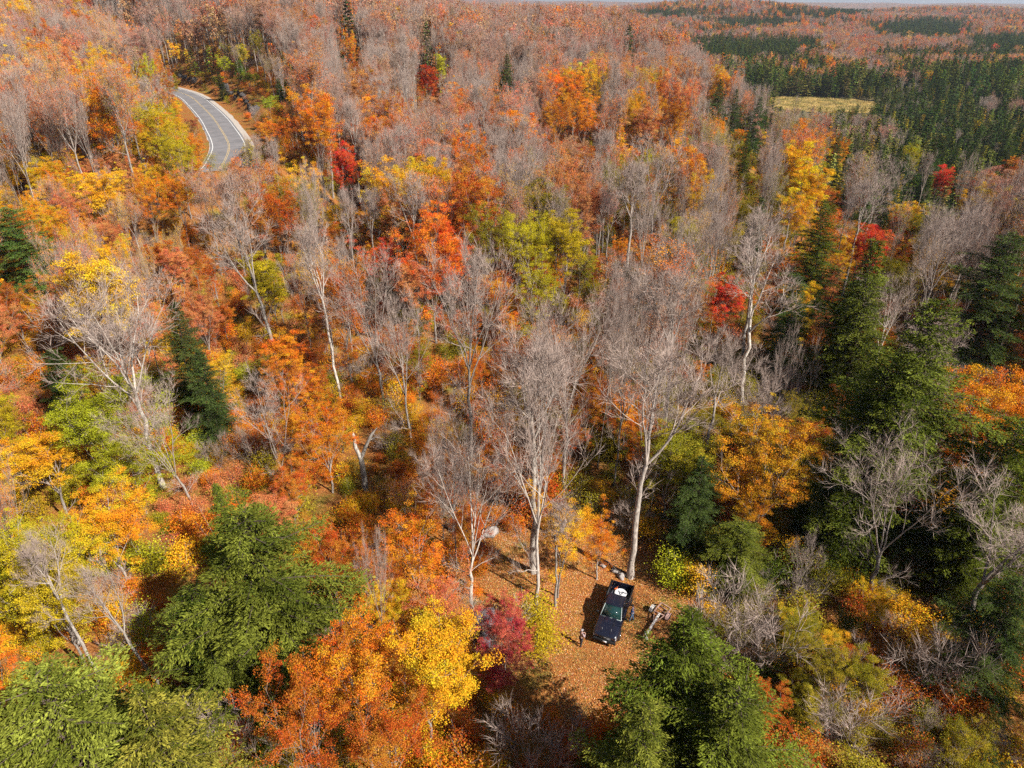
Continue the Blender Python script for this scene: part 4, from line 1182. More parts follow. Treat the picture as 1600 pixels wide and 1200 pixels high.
def pickup():
    F = np.array(at(944, 1002, .55)); B = np.array(at(972, 916, 1.25))
    hd = unit(F - B); c = F - hd * 2.9
    root = link('pickup_truck', None, loc=(c[0], c[1], float(ground(c[0], c[1])) + .02)); root.rotation_euler = (0, 0, math.atan2(hd[1], hd[0]))
    tag(root, 'dark navy pickup truck parked on orange leaves in the clearing', 'pickup truck')
    # lower body and bonnet
    def ring(x, hw, z0, z1, crown):
        return [(x, -hw * .93, z0), (x, -hw, z0 + .22), (x, -hw, z1 - .22), (x, -hw * .95, z1 - .05), (x, -hw * .80, z1), (x, -hw * .36, z1 + crown), (x, 0, z1 + crown * .8),
                (x, hw * .36, z1 + crown), (x, hw * .80, z1), (x, hw * .95, z1 - .05), (x, hw, z1 - .22), (x, hw, z0 + .22), (x, hw * .93, z0)]
    ac = Acc()
    loft(ac, [ring(2.90, .84, .52, .98, .01), ring(2.82, .92, .46, 1.05, .02), ring(2.55, .985, .42, 1.10, .04), ring(2.0, 1.0, .42, 1.155, .055), ring(1.25, 1.0, .42, 1.20, .05), ring(1.0, 1.0, .42, 1.22, .02),
              ring(-.2, 1.0, .42, 1.24, .0), ring(-1.02, 1.0, .42, 1.25, .0)])
    body = part('body', ac, paint, root, smooth=True)
    for s in (-1, 1):          # bonnet crease
        ac = Acc(); beam(ac, (1.3, s * .40, 1.262), (2.7, s * .34, 1.135), .03, .02); part('bonnet_crease', ac, paint, body)
    # cab
    ac = Acc()
    def cab(x, hw, z): return [(x, -hw, z), (x, hw, z)]
    low = [(1.14, -.88, 1.20), (1.14, .88, 1.20), (-1.0, .93, 1.23), (-1.0, -.93, 1.23)]
    up = [(.36, -.70, 1.84), (.36, .70, 1.84), (-.86, .73, 1.86), (-.86, -.73, 1.86)]
    loft(ac, [low, up]); cabo = part('cab', ac, paint, root, .04)
    ac = Acc(); boxm(ac, (-.25, 0, 1.875), (1.26, 1.44, .05), taper=(.93, .90)); part('roof', ac, paint, root, .02)
    def panel(name, pts, m, off=.012, parent=root):
        P = np.array(pts, float); n = unit(np.cross(P[1] - P[0], P[3] - P[0])); cen = P.mean(0)
        if n @ (cen - np.array([0, 0, 1.4])) < 0: n = -n
        Q = P + n * off; I = P - n * .01
        ac = Acc(); ac.add(np.vstack([Q, I]), np.array([[0, 1, 2, 3], [7, 6, 5, 4], [0, 4, 5, 1], [1, 5, 6, 2], [2, 6, 7, 3], [3, 7, 4, 0]])); return part(name, ac, m, parent)
    lerp = lambda a, b, t: tuple(np.array(a) + (np.array(b) - np.array(a)) * t)
    def quad(a, b, c, d, u0, u1, v0, v1):
        bot = lambda u: np.array(lerp(a, b, u)); top = lambda u: np.array(lerp(d, c, u))
        f = lambda u, v: bot(u) + (top(u) - bot(u)) * v
        return [f(u0, v0), f(u1, v0), f(u1, v1), f(u0, v1)]
    panel('windscreen', quad(low[0], low[1], up[1], up[0], .05, .95, .05, .95), glass)
    ac = Acc()
    for k in (0, 1): beam(ac, np.array(lerp(low[k], low[1 - k], .02)) + (0.02, 0, .02), np.array(lerp(up[k], up[1 - k], .02)) + (.02, 0, .01), .045, .03)
    beam(ac, (1.16, -.86, 1.225), (1.16, .86, 1.225), .04, .03)
    part('windscreen_surround', ac, chrome if False else mat('pale_glass_edge', (.42, .50, .48), .4), root)
    panel('rear_window', quad(low[2], low[3], up[3], up[2], .12, .88, .2, .85), dglass)
    for (a, b, c_, d) in ((low[1], low[2], up[2], up[1]), (low[3], low[0], up[0], up[3])):
        if a is low[3]: us = [(.08, .46), (.52, .90)]
        else: us = [(.10, .48), (.54, .92)]
        for u0, u1 in us: panel('side_window', quad(a, b, c_, d, u0, u1, .10, .88), dglass)
    # doors
    for s in (-1, 1):
        for x0, x1 in ((.06, 1.02), (-.94, -.02)):
            ac = Acc(); boxm(ac, ((x0 + x1) / 2, s * 1.003, .83), (x1 - x0, .02, .66)); d = part('door', ac, paint, root, .008)
            ac = Acc(); boxm(ac, (x0 + .16, s * 1.025, 1.02), (.17, .03, .035)); part('handle', ac, black, d)
        ac = Acc(); boxm(ac, (.92, s * 1.16, 1.30), (.13, .24, .19)); part('side_mirror', ac, black, root, .03)
    # cargo bed
    ac = Acc()
    boxm(ac, (-1.99, 0, .70), (1.86, 1.7, .10))
    for s in (-1, 1): boxm(ac, (-1.98, s * .93, .87), (1.84, .13, .86))
    boxm(ac, (-1.12, 0, .98), (.07, 1.70, .56))
    part('cargo_bed', ac, paint, root, .02)
    ac = Acc(); boxm(ac, (-2.90, 0, .96), (.07, 1.72, .60)); part('tailgate', ac, paint, root, .015)
    for s in (-1, 1):
        ac = Acc(); boxm(ac, (-2.0, s * .93, 1.312), (1.84, .15, .022)); part('bed_rail', ac, black, root)
        ac = Acc(); boxm(ac, (-2.925, s * .93, 1.0), (.04, .12, .34)); part('tail_light', ac, mat('red_lens', (.30, .01, .01), .2), root)
        ac = Acc(); boxm(ac, (2.80, s * .74, .90), (.22, .34, .20), taper=(.6, .95), shift=(-.05, 0)); part('headlight', ac, lamp_g, root, .03)
    ac = Acc(); boxm(ac, (2.90, 0, .84), (.07, 1.05, .28)); g = part('grille', ac, black, root, .02)
    for k in range(3):
        ac = Acc(); boxm(ac, (2.945, 0, .76 + .08 * k), (.015, .98, .02)); part('grille_bar', ac, mat('dull_metal', (.18, .18, .19), .4, .8), g)
    ac = Acc(); boxm(ac, (2.955, 0, .87), (.02, .16, .08)); part('emblem', ac, chrome, g)
    ac = Acc(); boxm(ac, (2.96, 0, .55), (.18, 1.84, .24), taper=(.8, .97)); part('front_bumper', ac, black, root, .04)
    ac = Acc(); boxm(ac, (3.06, .06, .56), (.012, .32, .16)); part('licence_plate', ac, plate_m, root)
    ac = Acc(); boxm(ac, (-3.0, 0, .55), (.16, 1.8, .18)); part('rear_bumper', ac, black, root, .03)
    for sx in (1.92, -1.95):
        for s in (-1, 1):
            a = np.arange(24) * 2 * np.pi / 24
            ac = Acc(); rr = [(.30, -.12), (.37, -.11), (.39, -.07), (.39, .07), (.37, .11), (.30, .12)]
            loft(ac, [[(r * math.cos(t), w, r * math.sin(t)) for t in a] for r, w in rr])
            w = part('wheel', ac, rubber, root, smooth=True); w.location = (sx, s * .93, .39)
            ac = Acc(); loft(ac, [[(r * math.cos(t), w_, r * math.sin(t)) for t in a] for r, w_ in ((.27, s * .10), (.28, s * .13), (.20, s * .10), (.06, s * .12))]); part('rim', ac, chrome, w, smooth=True)
            ac = Acc(); loft(ac, [[(sx + .50 * math.cos(t), s * w_, .42 + .50 * max(math.sin(t), -.2)) for t in a] for w_ in (.80, 1.008)]); part('wheel_arch', ac, black, root)
    return root, c, hd
truck, TC, TH = pickup()
TS = np.array([-TH[1], TH[0]])          # the truck's left
TZ = float(ground(TC[0], TC[1])) + .02
def on_truck(x, y, z):
    p = TC + TH * x + TS * y; return (p[0], p[1], TZ + z)
# things carried in the bed
ac = Acc(); boxm(ac, (0, 0, .22), (.62, .62, .44), taper=(1.06, 1.06)); bn = link('storage_bin', None, loc=on_truck(-1.68, .12, .76)); bn.rotation_euler = (0, 0, math.atan2(TH[1], TH[0]))
part('bin_body', ac, black, bn, .03); ac = Acc(); boxm(ac, (0, 0, .46), (.70, .70, .035)); part('lid', ac, black, bn, .01)
tag(bn, 'black storage bin in the truck bed under the white disc', 'bin')
disc = link('round_pad', None, loc=on_truck(-1.72, .10, 1.245)); disc.scale = (1.12, 1.12, 1); disc.rotation_euler = (0, 0, math.atan2(TH[1], TH[0])); tag(disc, 'white round pad with a dark mark lying in the truck bed', 'pad')
a = np.arange(40) * 2 * np.pi / 40
white = mat('white_vinyl', (.82, .82, .82), .5)
ac = Acc(); loft(ac, [[(r * math.cos(t), r * math.sin(t), z) for t in a] for r, z in ((.43, 0), (.45, .012), (.44, .03))]); part('pad_disc', ac, white, disc)
dark = mat('dark_print', (.03, .04, .06), .5)
ac = Acc()
beam(ac, (.20, .02, .034), (-.16, .20, .034), .075, .006); beam(ac, (.20, -.02, .034), (-.16, -.20, .034), .075, .006); beam(ac, (.02, -.06, .034), (-.10, .10, .034), .05, .006)
part('mark', ac, dark, disc)
ac = Acc(); loft(ac, [[(r * math.cos(t), r * math.sin(t), z) for t in a] for r, z in ((.395, .031), (.395, .036), (.375, .036), (.375, .031))], close=False); part('ring_mark', ac, mat('grey_print', (.35, .36, .38), .5), disc)
fc = link('fuel_can', None, loc=on_truck(-2.25, -.42, .76)); tag(fc, 'small orange fuel can in the truck bed beside the white disc', 'can'); fc.rotation_euler = (0, 0, .5)
orange_p = mat('orange_plastic', (.62, .13, .03), .45)
ac = Acc(); boxm(ac, (0, 0, .17), (.34, .22, .34), taper=(.85, .8)); part('can_body', ac, orange_p, fc, .03); ac = Acc(); tube(ac, [(.1, 0, .33), (.14, 0, .42), (.2, 0, .46)], [.03, .025, .02], 8); part('spout', ac, orange_p, fc)
gb = link('duffel_bag', None, loc=on_truck(-1.72, -.55, .76)); tag(gb, 'grey duffel bag in the truck bed behind the cab', 'bag'); gb.rotation_euler = (0, 0, math.atan2(TH[1], TH[0]))
ac = Acc(); loft(ac, [[(x, r * math.cos(t), .17 + r * .85 * math.sin(t)) for t in np.arange(12) * math.pi / 6] for x, r in ((-.33, .10), (-.28, .17), (0, .19), (.28, .17), (.33, .10))]); part('bag_body', ac, mat('grey_cloth', (.20, .20, .24), .9), gb, smooth=True)
ac = Acc(); tube(ac, [(-.2, 0, .34), (-.1, 0, .44), (.1, 0, .44), (.2, 0, .34)], [.015] * 4, 6); part('strap', ac, black, gb)

# ---- people
def skin_mesh(name, joints, edges, m, parent, sub=1):
    names = list(joints); idx = {n: i for i, n in enumerate(names)}
    me = bpy.data.meshes.new(name); me.from_pydata([joints[n][0] for n in names], [(idx[a], idx[b]) for a, b in edges], [])
    o = link(name, me, parent)
    md = o.modifiers.new('skin', 'SKIN'); md.use_smooth_shade = True
    if not me.skin_vertices: me.attributes  # layer is created by the modifier
    bpy.context.view_layer.update()
    if not me.skin_vertices:
        bpy.context.view_layer.objects.active = o
        bpy.ops.mesh.customdata_skin_add()
    sv = me.skin_vertices[0].data
    for n in names:
        r = joints[n][1]; sv[idx[n]].radius = (r, r) if not isinstance(r, tuple) else r
    sv[0].use_root = True
    s = o.modifiers.new('sub', 'SUBSURF'); s.levels = sub; s.render_levels = sub + 1
    me.materials.append(m)
    return o
def person(px, py, face, label, top_c, leg_c, hair_c, pose, cap=None):
    x, y = at(px, py)
    root = link('person', None, loc=(x, y, float(ground(x, y)))); root.rotation_euler = (0, 0, face); tag(root, label, 'person')
    skin = mat('skin', (.50, .28, .20), .6)
    # +x is forward, +y is the figure's left
    J = {'pelvis': ((0, 0, .95), .11), 'waist': ((.01, 0, 1.10), .105), 'chest': ((.02, 0, 1.32), .125), 'neck': ((.02, 0, 1.50), .05), 'head0': ((.045, 0, 1.58), .07), 'head1': ((.05, 0, 1.68), .088), 'crown': ((.04, 0, 1.755), .05)}
    E = [('pelvis', 'waist'), ('waist', 'chest'), ('chest', 'neck'), ('neck', 'head0'), ('head0', 'head1'), ('head1', 'crown')]
    for s, c in ((1, 'l'), (-1, 'r')):
        st = pose['step'] * s; el, hd = pose['arm' + c]
        J['hip' + c] = ((0, s * .09, .90), .09); J['knee' + c] = ((st * .45 + .02, s * .10, .49), .055); J['ankle' + c] = ((st, s * .105, .09), .038); J['toe' + c] = ((st + .15, s * .12, .035), .03)
        J['sh' + c] = ((.01, s * .18, 1.43), .055); J['el' + c] = ((el[0], s * el[1], el[2]), .04); J['wr' + c] = ((hd[0], s * hd[1], hd[2]), .027)
        d = unit(np.array([hd[0], s * hd[1], hd[2]]) - np.array([el[0], s * el[1], el[2]])); w = np.array([hd[0], s * hd[1], hd[2]])
        J['palm' + c] = (tuple(w + d * .07), .026)
        E += [('pelvis', 'hip' + c), ('hip' + c, 'knee' + c), ('knee' + c, 'ankle' + c), ('ankle' + c, 'toe' + c), ('chest', 'sh' + c), ('sh' + c, 'el' + c), ('el' + c, 'wr' + c), ('wr' + c, 'palm' + c)]
        side = unit(np.cross(d, [0, 0, 1.0]) + 1e-6)
        for k, (off, ln) in enumerate(((-.03, .065), (-.01, .078), (.01, .072), (.03, .055))):
            b = w + d * .085 + side * off
            J['f%d%s' % (k, c)] = (tuple(b + d * ln * .5 + np.array([0, 0, -.008])), .009); J['g%d%s' % (k, c)] = (tuple(b + d * ln * .9 + np.array([0, 0, -.03])), .008)
            E += [('palm' + c, 'f%d%s' % (k, c)), ('f%d%s' % (k, c), 'g%d%s' % (k, c))]
        J['th' + c] = (tuple(w + d * .05 + side * -.05 * s + np.array([0, 0, .015])), .010); E.append(('palm' + c, 'th' + c))
    body = skin_mesh('body', J, E, skin, root)
    def sub(name, keys, grow, m):
        j = {k: (J[k][0], J[k][1] + grow) for k in keys}; e = [(a, b) for a, b in E if a in j and b in j]; return skin_mesh(name, j, e, m, root)
    sub('jacket', ['chest', 'waist', 'pelvis', 'shl', 'ell', 'wrl', 'shr', 'elr', 'wrr'], .022, top_c)
    sub('trousers', ['pelvis', 'hipl', 'kneel', 'anklel', 'hipr', 'kneer', 'ankler'], .017, leg_c)
    boots = mat('brown_boots', (.06, .035, .02), .8)
    for c in 'lr': sub('shoe', ['ankle' + c, 'toe' + c], .014, boots)
    # face and hair
    ac = Acc(); tube(ac, [(.125, 0, 1.675), (.155, 0, 1.655), (.13, 0, 1.645)], [.010, .014, .008], 6); part('nose', ac, skin, body)
    for s in (-1, 1):
        ac = Acc(); boxm(ac, (.128, s * .033, 1.69), (.012, .022, .012)); part('eye', ac, mat('eye', (.04, .03, .02), .2), body)
        ac = Acc(); boxm(ac, (.045, s * .094, 1.67), (.03, .014, .05)); part('ear', ac, skin, body, .004)
    ac = Acc(); boxm(ac, (.128, 0, 1.615), (.01, .045, .008)); part('mouth', ac, mat('lips', (.35, .12, .10), .5), body)
    rings = [[(.03 + r * math.cos(t) * 1.08, r * math.sin(t), z) for t in np.arange(14) * math.pi / 7] for r, z in ((.098, 1.70), (.106, 1.735), (.095, 1.785), (.05, 1.82), (.008, 1.828))]
    ac = Acc(); loft(ac, rings); part('cap' if cap else 'hair', ac, cap or hair_c, root, smooth=True)
    if cap: ac = Acc(); boxm(ac, (.15, 0, 1.715), (.10, .13, .012)); part('cap_peak', ac, cap, root, .005)
    return root
person(907, 1011, R(35), 'person in a pinkish grey jacket standing in front of the truck by its shadow', mat('pinkish_grey_jacket', (.38, .28, .29), .9), mat('dark_trousers', (.035, .035, .045), .9), mat('grey_hair', (.30, .28, .27), .9),
       dict(step=.10, arml=((.10, .25, 1.16), (.30, .10, 1.20)), armr=((.10, .25, 1.16), (.30, .10, 1.20))), cap=mat('grey_cap', (.30, .27, .28), .9))
person(986.5, 971, R(165), 'person in a navy jacket and blue jeans standing beside the driver side of the truck', mat('navy_jacket', (.018, .04, .11), .85), mat('faded_blue_jeans', (.12, .20, .33), .9), mat('dark_hair', (.02, .015, .012), .8),
       dict(step=.16, arml=((.06, .27, 1.18), (.22, .22, 1.02)), armr=((-.05, .27, 1.16), (.10, .24, .93))))

# ---- the bare trailer frame
def trailer():
    z = .42
    P = {k: np.array(at(*v, z)) for k, v in dict(a=(1033.3, 942.6), b=(1048.4, 951.5), c=(1037.4, 963.9), d=(1022.3, 955), t=(1007, 997), m=(1030.4, 960)).items()}
    o = np.mean([P[k] for k in 'abcd'], axis=0); g = float(ground(*o))
    root = link('trailer_frame', None, loc=(o[0], o[1], g)); tag(root, 'bare utility trailer frame with a pale drawbar beside the truck clearing', 'trailer')
    Q = {k: (v[0] - o[0], v[1] - o[1], z) for k, v in P.items()}
    rust = noisy('rusty_pink_steel', (.34, .18, .13), (.56, .38, .32), 6, .8); pale = noisy('weathered_white_paint', (.55, .50, .46), (.78, .74, .68), 5, .7)
    for a, b in ('ab', 'bc', 'cd', 'da'):
        ac = Acc(); beam(ac, Q[a], Q[b], .09, .10); part('rail', ac, rust, root, .008)
    for t in (.33, .67):
        ac = Acc(); beam(ac, np.array(Q['a']) * (1 - t) + np.array(Q['d']) * t, np.array(Q['b']) * (1 - t) + np.array(Q['c']) * t, .05, .05); part('crossbar', ac, rust, root)
    ac = Acc(); beam(ac, Q['m'], Q['t'], .16, .14); part('drawbar', ac, pale, root, .01)
    for k in 'cd':
        mid = np.array(Q['m']) * .55 + np.array(Q['t']) * .45
        ac = Acc(); beam(ac, Q[k], mid, .07, .08); part('brace', ac, rust, root)
    ac = Acc(); t = np.array(Q['t']); tube(ac, [(t[0] * .9, t[1] * .9, .05), (t[0] * .9, t[1] * .9, .62)], [.05, .05], 10); boxm(ac, (t[0] * .9, t[1] * .9, .03), (.3, .3, .03)); boxm(ac, (t[0] * .9, t[1] * .9, .63), (.34, .22, .10)); part('jockey_stand', ac, pale, root)
    ac = Acc(); boxm(ac, (t[0], t[1], .44), (.22, .16, .14)); part('coupling', ac, pale, root, .02)
    ax = np.array(Q['d']) - np.array(Q['c']); ax = unit(ax)
    fw = unit(np.array(Q['a']) - np.array(Q['d']))
    for k, s in (('d', 1), ('c', -1)):
        cc = np.array(Q[k]) * .80 + np.array(Q['a' if k == 'd' else 'b']) * .20 + ax * s * .28
        ang = np.arange(16) * math.pi / 8; ac = Acc()
        loft(ac, [[tuple(np.array([cc[0], cc[1], .28]) + ax * w + fw * r * math.cos(q) + np.array([0, 0, 1]) * r * math.sin(q)) for q in ang] for r, w in ((.2, -.09), (.28, -.08), (.28, .08), (.2, .09))]); w_ = part('wheel', ac, rubber, root, smooth=True)
        ac = Acc(); ang = np.linspace(0, math.pi, 9)
        top = [[tuple(np.array([cc[0], cc[1], .28]) + ax * w + fw * .36 * math.cos(q) + np.array([0, 0, 1]) * .36 * math.sin(q)) for w in (-.14, .14)] for q in ang]
        V = np.array(top).reshape(-1, 3); V2 = np.vstack([V, V - [0, 0, .015]]); n = len(V)
        Fs = [[2 * i, 2 * i + 1, 2 * i + 3, 2 * i + 2] for i in range(8)] + [[n + 2 * i, n + 2 * i + 2, n + 2 * i + 3, n + 2 * i + 1] for i in range(8)]
        ac.add(V2, np.array(Fs)); part('mudguard', ac, pale if s > 0 else mat('faded_pink_mudguard', (.66, .42, .36), .6), root)
trailer()

# ---- fallen logs, boulders, broken snag, hut
def log(pa, pb, r, label, m=None, z=None):
    a, b = at(*pa), at(*pb); za, zb = float(ground(*a)) + r * .8, float(ground(*b)) + r * .8
    rs = np.random.default_rng(int(pa[0])); n = 7
    P = np.array([[a[0] + (b[0] - a[0]) * i / n, a[1] + (b[1] - a[1]) * i / n, za + (zb - za) * i / n] for i in range(n + 1)]); o = P[0].copy()
    P[1:-1, :2] += rs.normal(0, .06, (n - 1, 2))
    root = link('fallen_log', None, loc=tuple(o)); tag(root, label, 'log')
    ac = Acc(); tube(ac, P - o, np.linspace(r, r * .6, n + 1), 9, (.5, .1, .5)); part('stem', ac, m or M['bark'], root, smooth=True)
    for k in range(3):
        i = 3 + k; d = np.array([rs.normal(0, 1), rs.normal(0, 1), .9]); Q, _ = branch_pts(rs, P[i] - o, d, rs.uniform(.8, 2), 4, .15, .02)
        ac = Acc(); tube(ac, Q, np.linspace(r * .3, .01, 5), 5, (.5, .4, .5)); part('branch', ac, m or M['bark'], root)
log((934, 874), (978, 903), .24, 'dark fallen log lying behind the truck at the end of the clearing', M['bark_dark'])
log((1212, 1100), (1245, 1148), .16, 'pale fallen branchy log on the bottom right slope', M['birch'])
log((600, 858), (575, 905), .14, 'thin grey fallen log in the orange undergrowth left of centre')
log((655, 890), (690, 868), .12, 'short fallen log among orange leaves below the slim bare tree')
log((700, 905), (725, 955), .16, 'reddish grey log leaning down behind the crimson maple')
log((1060, 845), (1085, 860), .14, 'small log in shade beside the lone light green bush')
log((90, 930), (125, 1010), .18, 'pale log slanting down the lower left slope', M['birch'])
ROCKM = noisy('dark_granite', (.022, .021, .024), (.13, .115, .11), 3.0, .9, bump=.8); PALE = noisy('pale_granite', (.20, .18, .165), (.44, .39, .36), 3.0, .9, bump=.6)
def boulder(px, py, s, m, label, group=None):
    rs = np.random.default_rng(int(px * 7 + py)); x, y = at(px, py)
    n, k = 9, 12; rings = []
    ph = rs.uniform(0, 6, 6)
    for i in range(n):
        th = math.pi * (i + .15) / (n - .7)
        rings.append([(math.sin(th) * math.cos(q) * (1 + .22 * math.sin(2 * q + ph[0]) + .12 * math.sin(5 * q + ph[1] + th * 3)), math.sin(th) * math.sin(q) * (.8 + .2 * math.cos(3 * q + ph[2])), math.cos(th) * .72 + .1 * math.sin(4 * q + ph[3])) for q in np.arange(k) * 2 * math.pi / k])
    RG = np.array(rings)[::-1]; RG = RG * (1 + rs.normal(0, .13, RG.shape[:2] + (1,))) * (1, rs.uniform(.7, 1.2), rs.uniform(.8, 1.5))
    ac = Acc(); loft(ac, RG * s)
    o = link('boulder', ac.mesh('boulder', m), loc=(x, y, float(ground(x, y)) + s * .3)); o.rotation_euler = (0, 0, rs.uniform(0, 6)); o.scale = (1, rs.uniform(.7, 1.1), rs.uniform(.7, 1.1)); tag(o, label, 'boulder', group)
ORDN = ['first', 'second', 'third', 'fourth', 'fifth', 'sixth', 'seventh', 'eighth', 'ninth', 'tenth', 'eleventh', 'twelfth', 'thirteenth', 'fourteenth', 'fifteenth', 'sixteenth', 'seventeenth', 'eighteenth']
rs = np.random.default_rng(8)
line = [(282, 120), (289, 123), (297, 126), (305, 128), (352, 138), (357, 143), (362, 148), (368, 154), (373, 147), (379, 151), (383, 156), (386, 161), (389, 167), (392, 173), (396, 178), (401, 172)]
for i, (a_, b_) in enumerate(line):
    boulder(a_, b_, rs.uniform(.7, 1.5), ROCKM, 'dark rock of the road cut, %s from the left along the bank' % ORDN[i], 'dark rocks along the road bank')
for (a_, b_, s, t) in [(962, 894, .38, 'pale stone left of the foot of the tall bare maple'), (970, 903, .34, 'pale stone nearest the truck tailgate'), (942, 885, .30, 'small pale stone beside the dark fallen log'), (765, 836, .8, 'large whitish boulder behind the bare trees left of the clearing'), (752, 848, .6, 'smaller whitish boulder in front of the large one')]:
    boulder(a_, b_, s, PALE, t, 'pale stones round the clearing')
x, y = at(571, 768); sg = link('broken_snag', None, loc=(x, y, float(ground(x, y)) - .1)); tag(sg, 'broken white forked snag standing in orange leaves left of centre', 'dead tree')
ac = Acc(); tube(ac, [(0, 0, 0), (.02, 0, 2.0), (-.02, .05, 3.6), (-.10, .05, 4.4)], [.34, .30, .28, .24], 10, (.5, 0, .5)); part('trunk', ac, M['birch'], sg, smooth=True)
ac = Acc(); tube(ac, [(-.08, .05, 4.2), (-.45, 0, 5.6), (-.50, 0, 7.0)], [.22, .19, .15], 8, (.5, 0, .5)); tube(ac, [(-.5, 0, 6.95), (-.48, .02, 7.3)], [.15, .03], 8); part('limb', ac, M['birch'], sg, smooth=True)
ac = Acc(); tube(ac, [(0, .05, 4.2), (.6, .1, 5.6), (1.25, .1, 6.9), (1.9, .2, 7.7)], [.21, .17, .14, .04], 8, (.5, 0, .5)); tube(ac, [(.9, .1, 6.2), (1.6, .3, 6.5), (2.3, .3, 6.3)], [.06, .04, .01], 6, (.5, 0, .5)); part('limb', ac, M['birch'], sg, smooth=True)
x, y = at(752, 1003); hut = link('small_hut', None, loc=(x, y, float(ground(x, y)))); hut.rotation_euler = (0, 0, R(14)); tag(hut, 'small hut with a grey roof half hidden beside the crimson maple', 'hut')
wood_m = noisy('weathered_boards', (.07, .055, .045), (.16, .13, .11), 6, .9)
for s in (-1, 1):
    for k in range(7): ac = Acc(); boxm(ac, (-.9 + .3 * k, s * .8, 1.05), (.285, .05, 2.1)); part('board', ac, wood_m, hut)
    for k in range(5): ac = Acc(); boxm(ac, (s * 1.05, -.62 + .31 * k, 1.05), (.05, .295, 2.1)); part('board', ac, wood_m, hut)
ac = Acc(); boxm(ac, (0, 0, 2.19), (2.6, 2.1, .07)); rf = part('roof', ac, noisy('grey_lilac_sheet', (.34, .33, .37), (.46, .45, .50), 3, .5, .3), hut); rf.rotation_euler = (R(-6), 0, 0)
ac = Acc(); boxm(ac, (.25, -.85, 1.0), (.62, .05, 1.8)); dr = part('door', ac, mat('pale_blue_paint', (.34, .50, .68), .5), hut); ac = Acc(); boxm(ac, (.48, -.89, 1.0), (.04, .04, .12)); part('handle', ac, black, dr)

# ------------------------------------------------------------------ ground cover of the clearing and the bog
litter = bpy.data.materials.new('fallen_leaf_colours'); litter.use_nodes = True
b = litter.node_tree.nodes['Principled BSDF']; b.inputs['Roughness'].default_value = .8; b.inputs['Specular IOR Level'].default_value = .2
va = N(litter, 'ShaderNodeAttribute', attribute_type='GEOMETRY', attribute_name='vary'); sp = N(litter, 'ShaderNodeSeparateXYZ'); cr = N(litter, 'ShaderNodeValToRGB'); cr.color_ramp.interpolation = 'CONSTANT'
L(litter, va.outputs['Vector'], sp.inputs[0]); L(litter, sp.outputs[0], cr.inputs[0]); L(litter, cr.outputs[0], b.inputs['Base Color'])
e = cr.color_ramp.elements; e[0].position, e[0].color = 0, (.62, .20, .05, 1); e[1].position, e[1].color = .3, (.70, .32, .07, 1)
for p_, c_ in ((.5, (.50, .12, .04)), (.65, (.72, .46, .16)), (.78, (.34, .12, .05)), (.9, (.62, .40, .26))): q = e.new(p_); q.color = (*c_, 1)
rs = np.random.default_rng(77)
n = 210000
X = 4 + rs.normal(0, 12, n); Y = 43 + rs.normal(0, 13, n)
C = np.stack([X, Y, ground(X, Y) + rs.uniform(.005, .05, n)], 1)
ac = Acc(); keep = vnoise(X, Y, 4.2) * .6 + vnoise(X + 50, Y, 1.1) * .4 + rs.normal(0, .09, n) > .36; C = C[keep]; n = len(C)
add_leaves(ac, rs, C, np.full(n, .085), rs.random(n), 2.5)
tag(link('fallen_leaves', ac.mesh('fallen_leaves', litter)), 'orange fallen leaves spread over the clearing floor', kind='stuff')
n = 26000
X = rs.uniform(-6, 24, n); Y = rs.uniform(24, 58, n); keep = vnoise(X, Y, 3.2) + rs.normal(0, .12, n) > .52; X, Y = X[keep], Y[keep]; n = len(X)
A = np.stack([X, Y, ground(X, Y)], 1); D = np.stack([rs.normal(0, .10, n), rs.normal(0, .10, n), rs.uniform(.08, .28, n)], 1)
ac = Acc(); ribbons(ac, A, D, np.full(n, .022), rs, np.stack([rs.random(n)] * 3, 1))
gm = bpy.data.materials.new('dry_grass_blades'); gm.use_nodes = True; b = gm.node_tree.nodes['Principled BSDF']; b.inputs['Roughness'].default_value = .8
va = N(gm, 'ShaderNodeAttribute', attribute_type='GEOMETRY', attribute_name='vary'); sp = N(gm, 'ShaderNodeSeparateXYZ'); mx = N(gm, 'ShaderNodeMix', data_type='RGBA'); mx.inputs['A'].default_value = (.16, .17, .03, 1); mx.inputs['B'].default_value = (.52, .38, .12, 1)
L(gm, va.outputs['Vector'], sp.inputs[0]); L(gm, sp.outputs[0], mx.inputs['Factor']); L(gm, mx.outputs['Result'], b.inputs['Base Color'])
tag(link('grass', ac.mesh('grass', gm)), 'thin yellow green grass growing through the fallen leaves', kind='stuff')
# the bog
gx, gy = np.meshgrid(np.linspace(142, 226, 60), np.linspace(404, 486, 60)); gz = ground(gx, gy) + .25 + .25 * vnoise(gx, gy, 2.5)
i = np.arange(59)[:, None] * 60 + np.arange(59)[None]; F = np.stack([i, i + 1, i + 61, i + 60], -1).reshape(-1, 4)
cx, cy = gx.ravel()[F].mean(1), gy.ravel()[F].mean(1); F = F[((cx - 184) / 39) ** 2 + ((cy - 446) / 39) ** 2 < 1 + .9 * (vnoise(cx, cy, 8) - .55)]
bogm = noisy('golden_sedge', (.16, .11, .035), (.56, .37, .12), .16, .95, detail=8)
ac = Acc(); ac.add(np.stack([gx.ravel(), gy.ravel(), gz.ravel()], 1), F); tag(link('bog_ground', ac.mesh('bog_ground', bogm, True)), kind='structure')
n = 12000; q = rs.uniform(0, 6.28, n); rr = 37 * np.sqrt(rs.random(n)); X = 184 + rr * np.cos(q); Y = 446 + rr * np.sin(q)
A = np.stack([X, Y, ground(X, Y) + .2], 1); D = np.stack([rs.normal(0, .15, n), rs.normal(0, .15, n), rs.uniform(.5, 1.1, n)], 1)
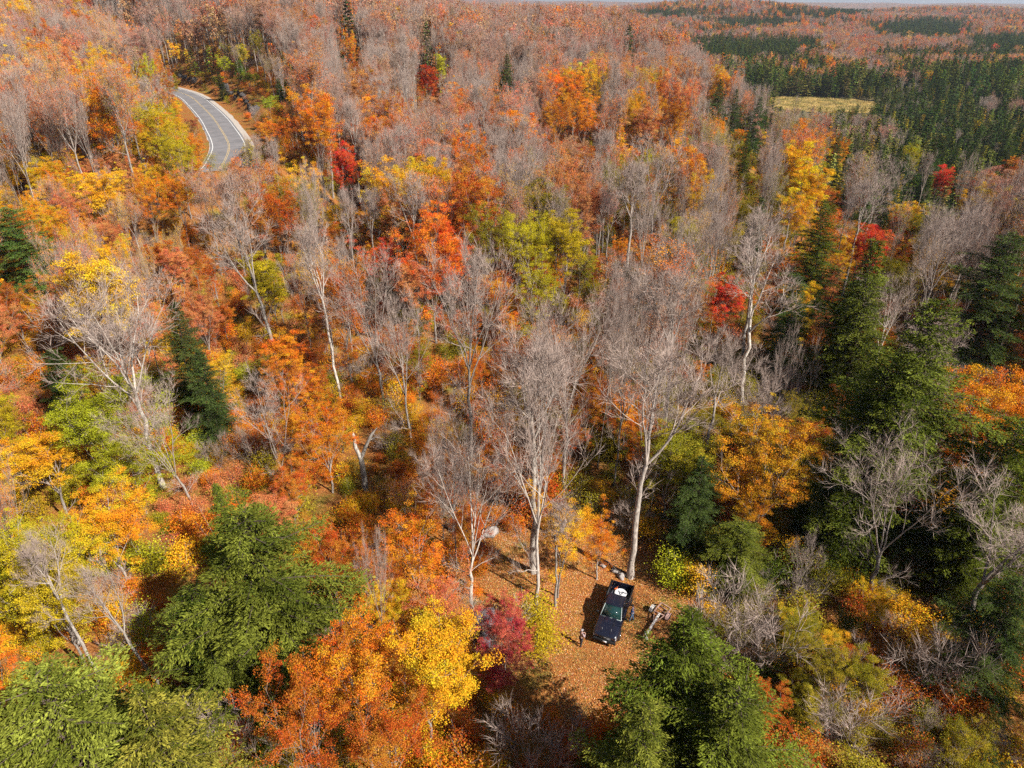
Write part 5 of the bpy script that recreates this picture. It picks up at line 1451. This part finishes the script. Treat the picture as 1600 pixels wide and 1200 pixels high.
ac = Acc(); ribbons(ac, A, D, np.full(n, .13), rs, np.stack([np.clip(vnoise(X, Y, 6) * 1.5 - .25 + rs.normal(0, .15, n), 0, 1)] * 3, 1)); tag(link('bog_sedge', ac.mesh('bog_sedge', gm)), 'golden sedge covering the open bog', kind='stuff')

# damp moss and dead stems under the wetland spruces
gx, gy = np.meshgrid(np.linspace(60, 460, 150), np.linspace(108, 540, 150)); we = wet_edge(gy)
gx2 = np.maximum(gx, we + 3 + 5 * (vnoise(gy, gy * 0, 7) - .5)); gz = ground(gx2, gy) + .10 + .3 * vnoise(gx2, gy, 4)
i = np.arange(149)[:, None] * 150 + np.arange(149)[None]; F = np.stack([i, i + 1, i + 151, i + 150], -1).reshape(-1, 4)
fx_, fy_ = gx2.ravel()[F].mean(1), gy.ravel()[F].mean(1); wd = np.ptp(gx2.ravel()[F], axis=1); F = F[(wd > .3) & (fx_ < .85 * fy_ + 60) & (((fx_ - 184) / 37) ** 2 + ((fy_ - 446) / 37) ** 2 > 1)]
ac = Acc(); ac.add(np.stack([gx2.ravel(), gy.ravel(), gz.ravel()], 1), F)
tag(link('wetland_ground', ac.mesh('wetland_ground', noisy('wet_moss_and_sedge', (.07, .065, .025), (.22, .17, .08), .6, .95, detail=8), True)), kind='structure')

# ------------------------------------------------------------------ the air between here and the horizon
ac = Acc(); lo, hi = float(GZ.min()) - 1.0, max(float(GZ.max()) + 24.0, CAM_H + 2.0)
boxm(ac, (0, 8250, (lo + hi) / 2), (33000, 17600, hi - lo))
hm = bpy.data.materials.new('autumn_haze'); hm.use_nodes = True; hm.node_tree.nodes.clear()
ho = N(hm, 'ShaderNodeOutputMaterial'); pv = N(hm, 'ShaderNodeVolumePrincipled')
pv.inputs['Color'].default_value = (.66, .80, 1.0, 1); pv.inputs['Density'].default_value = 8e-5; pv.inputs['Anisotropy'].default_value = .2
L(hm, pv.outputs[0], ho.inputs['Volume'])
tag(link('haze', ac.mesh('haze', hm)), kind='stuff')
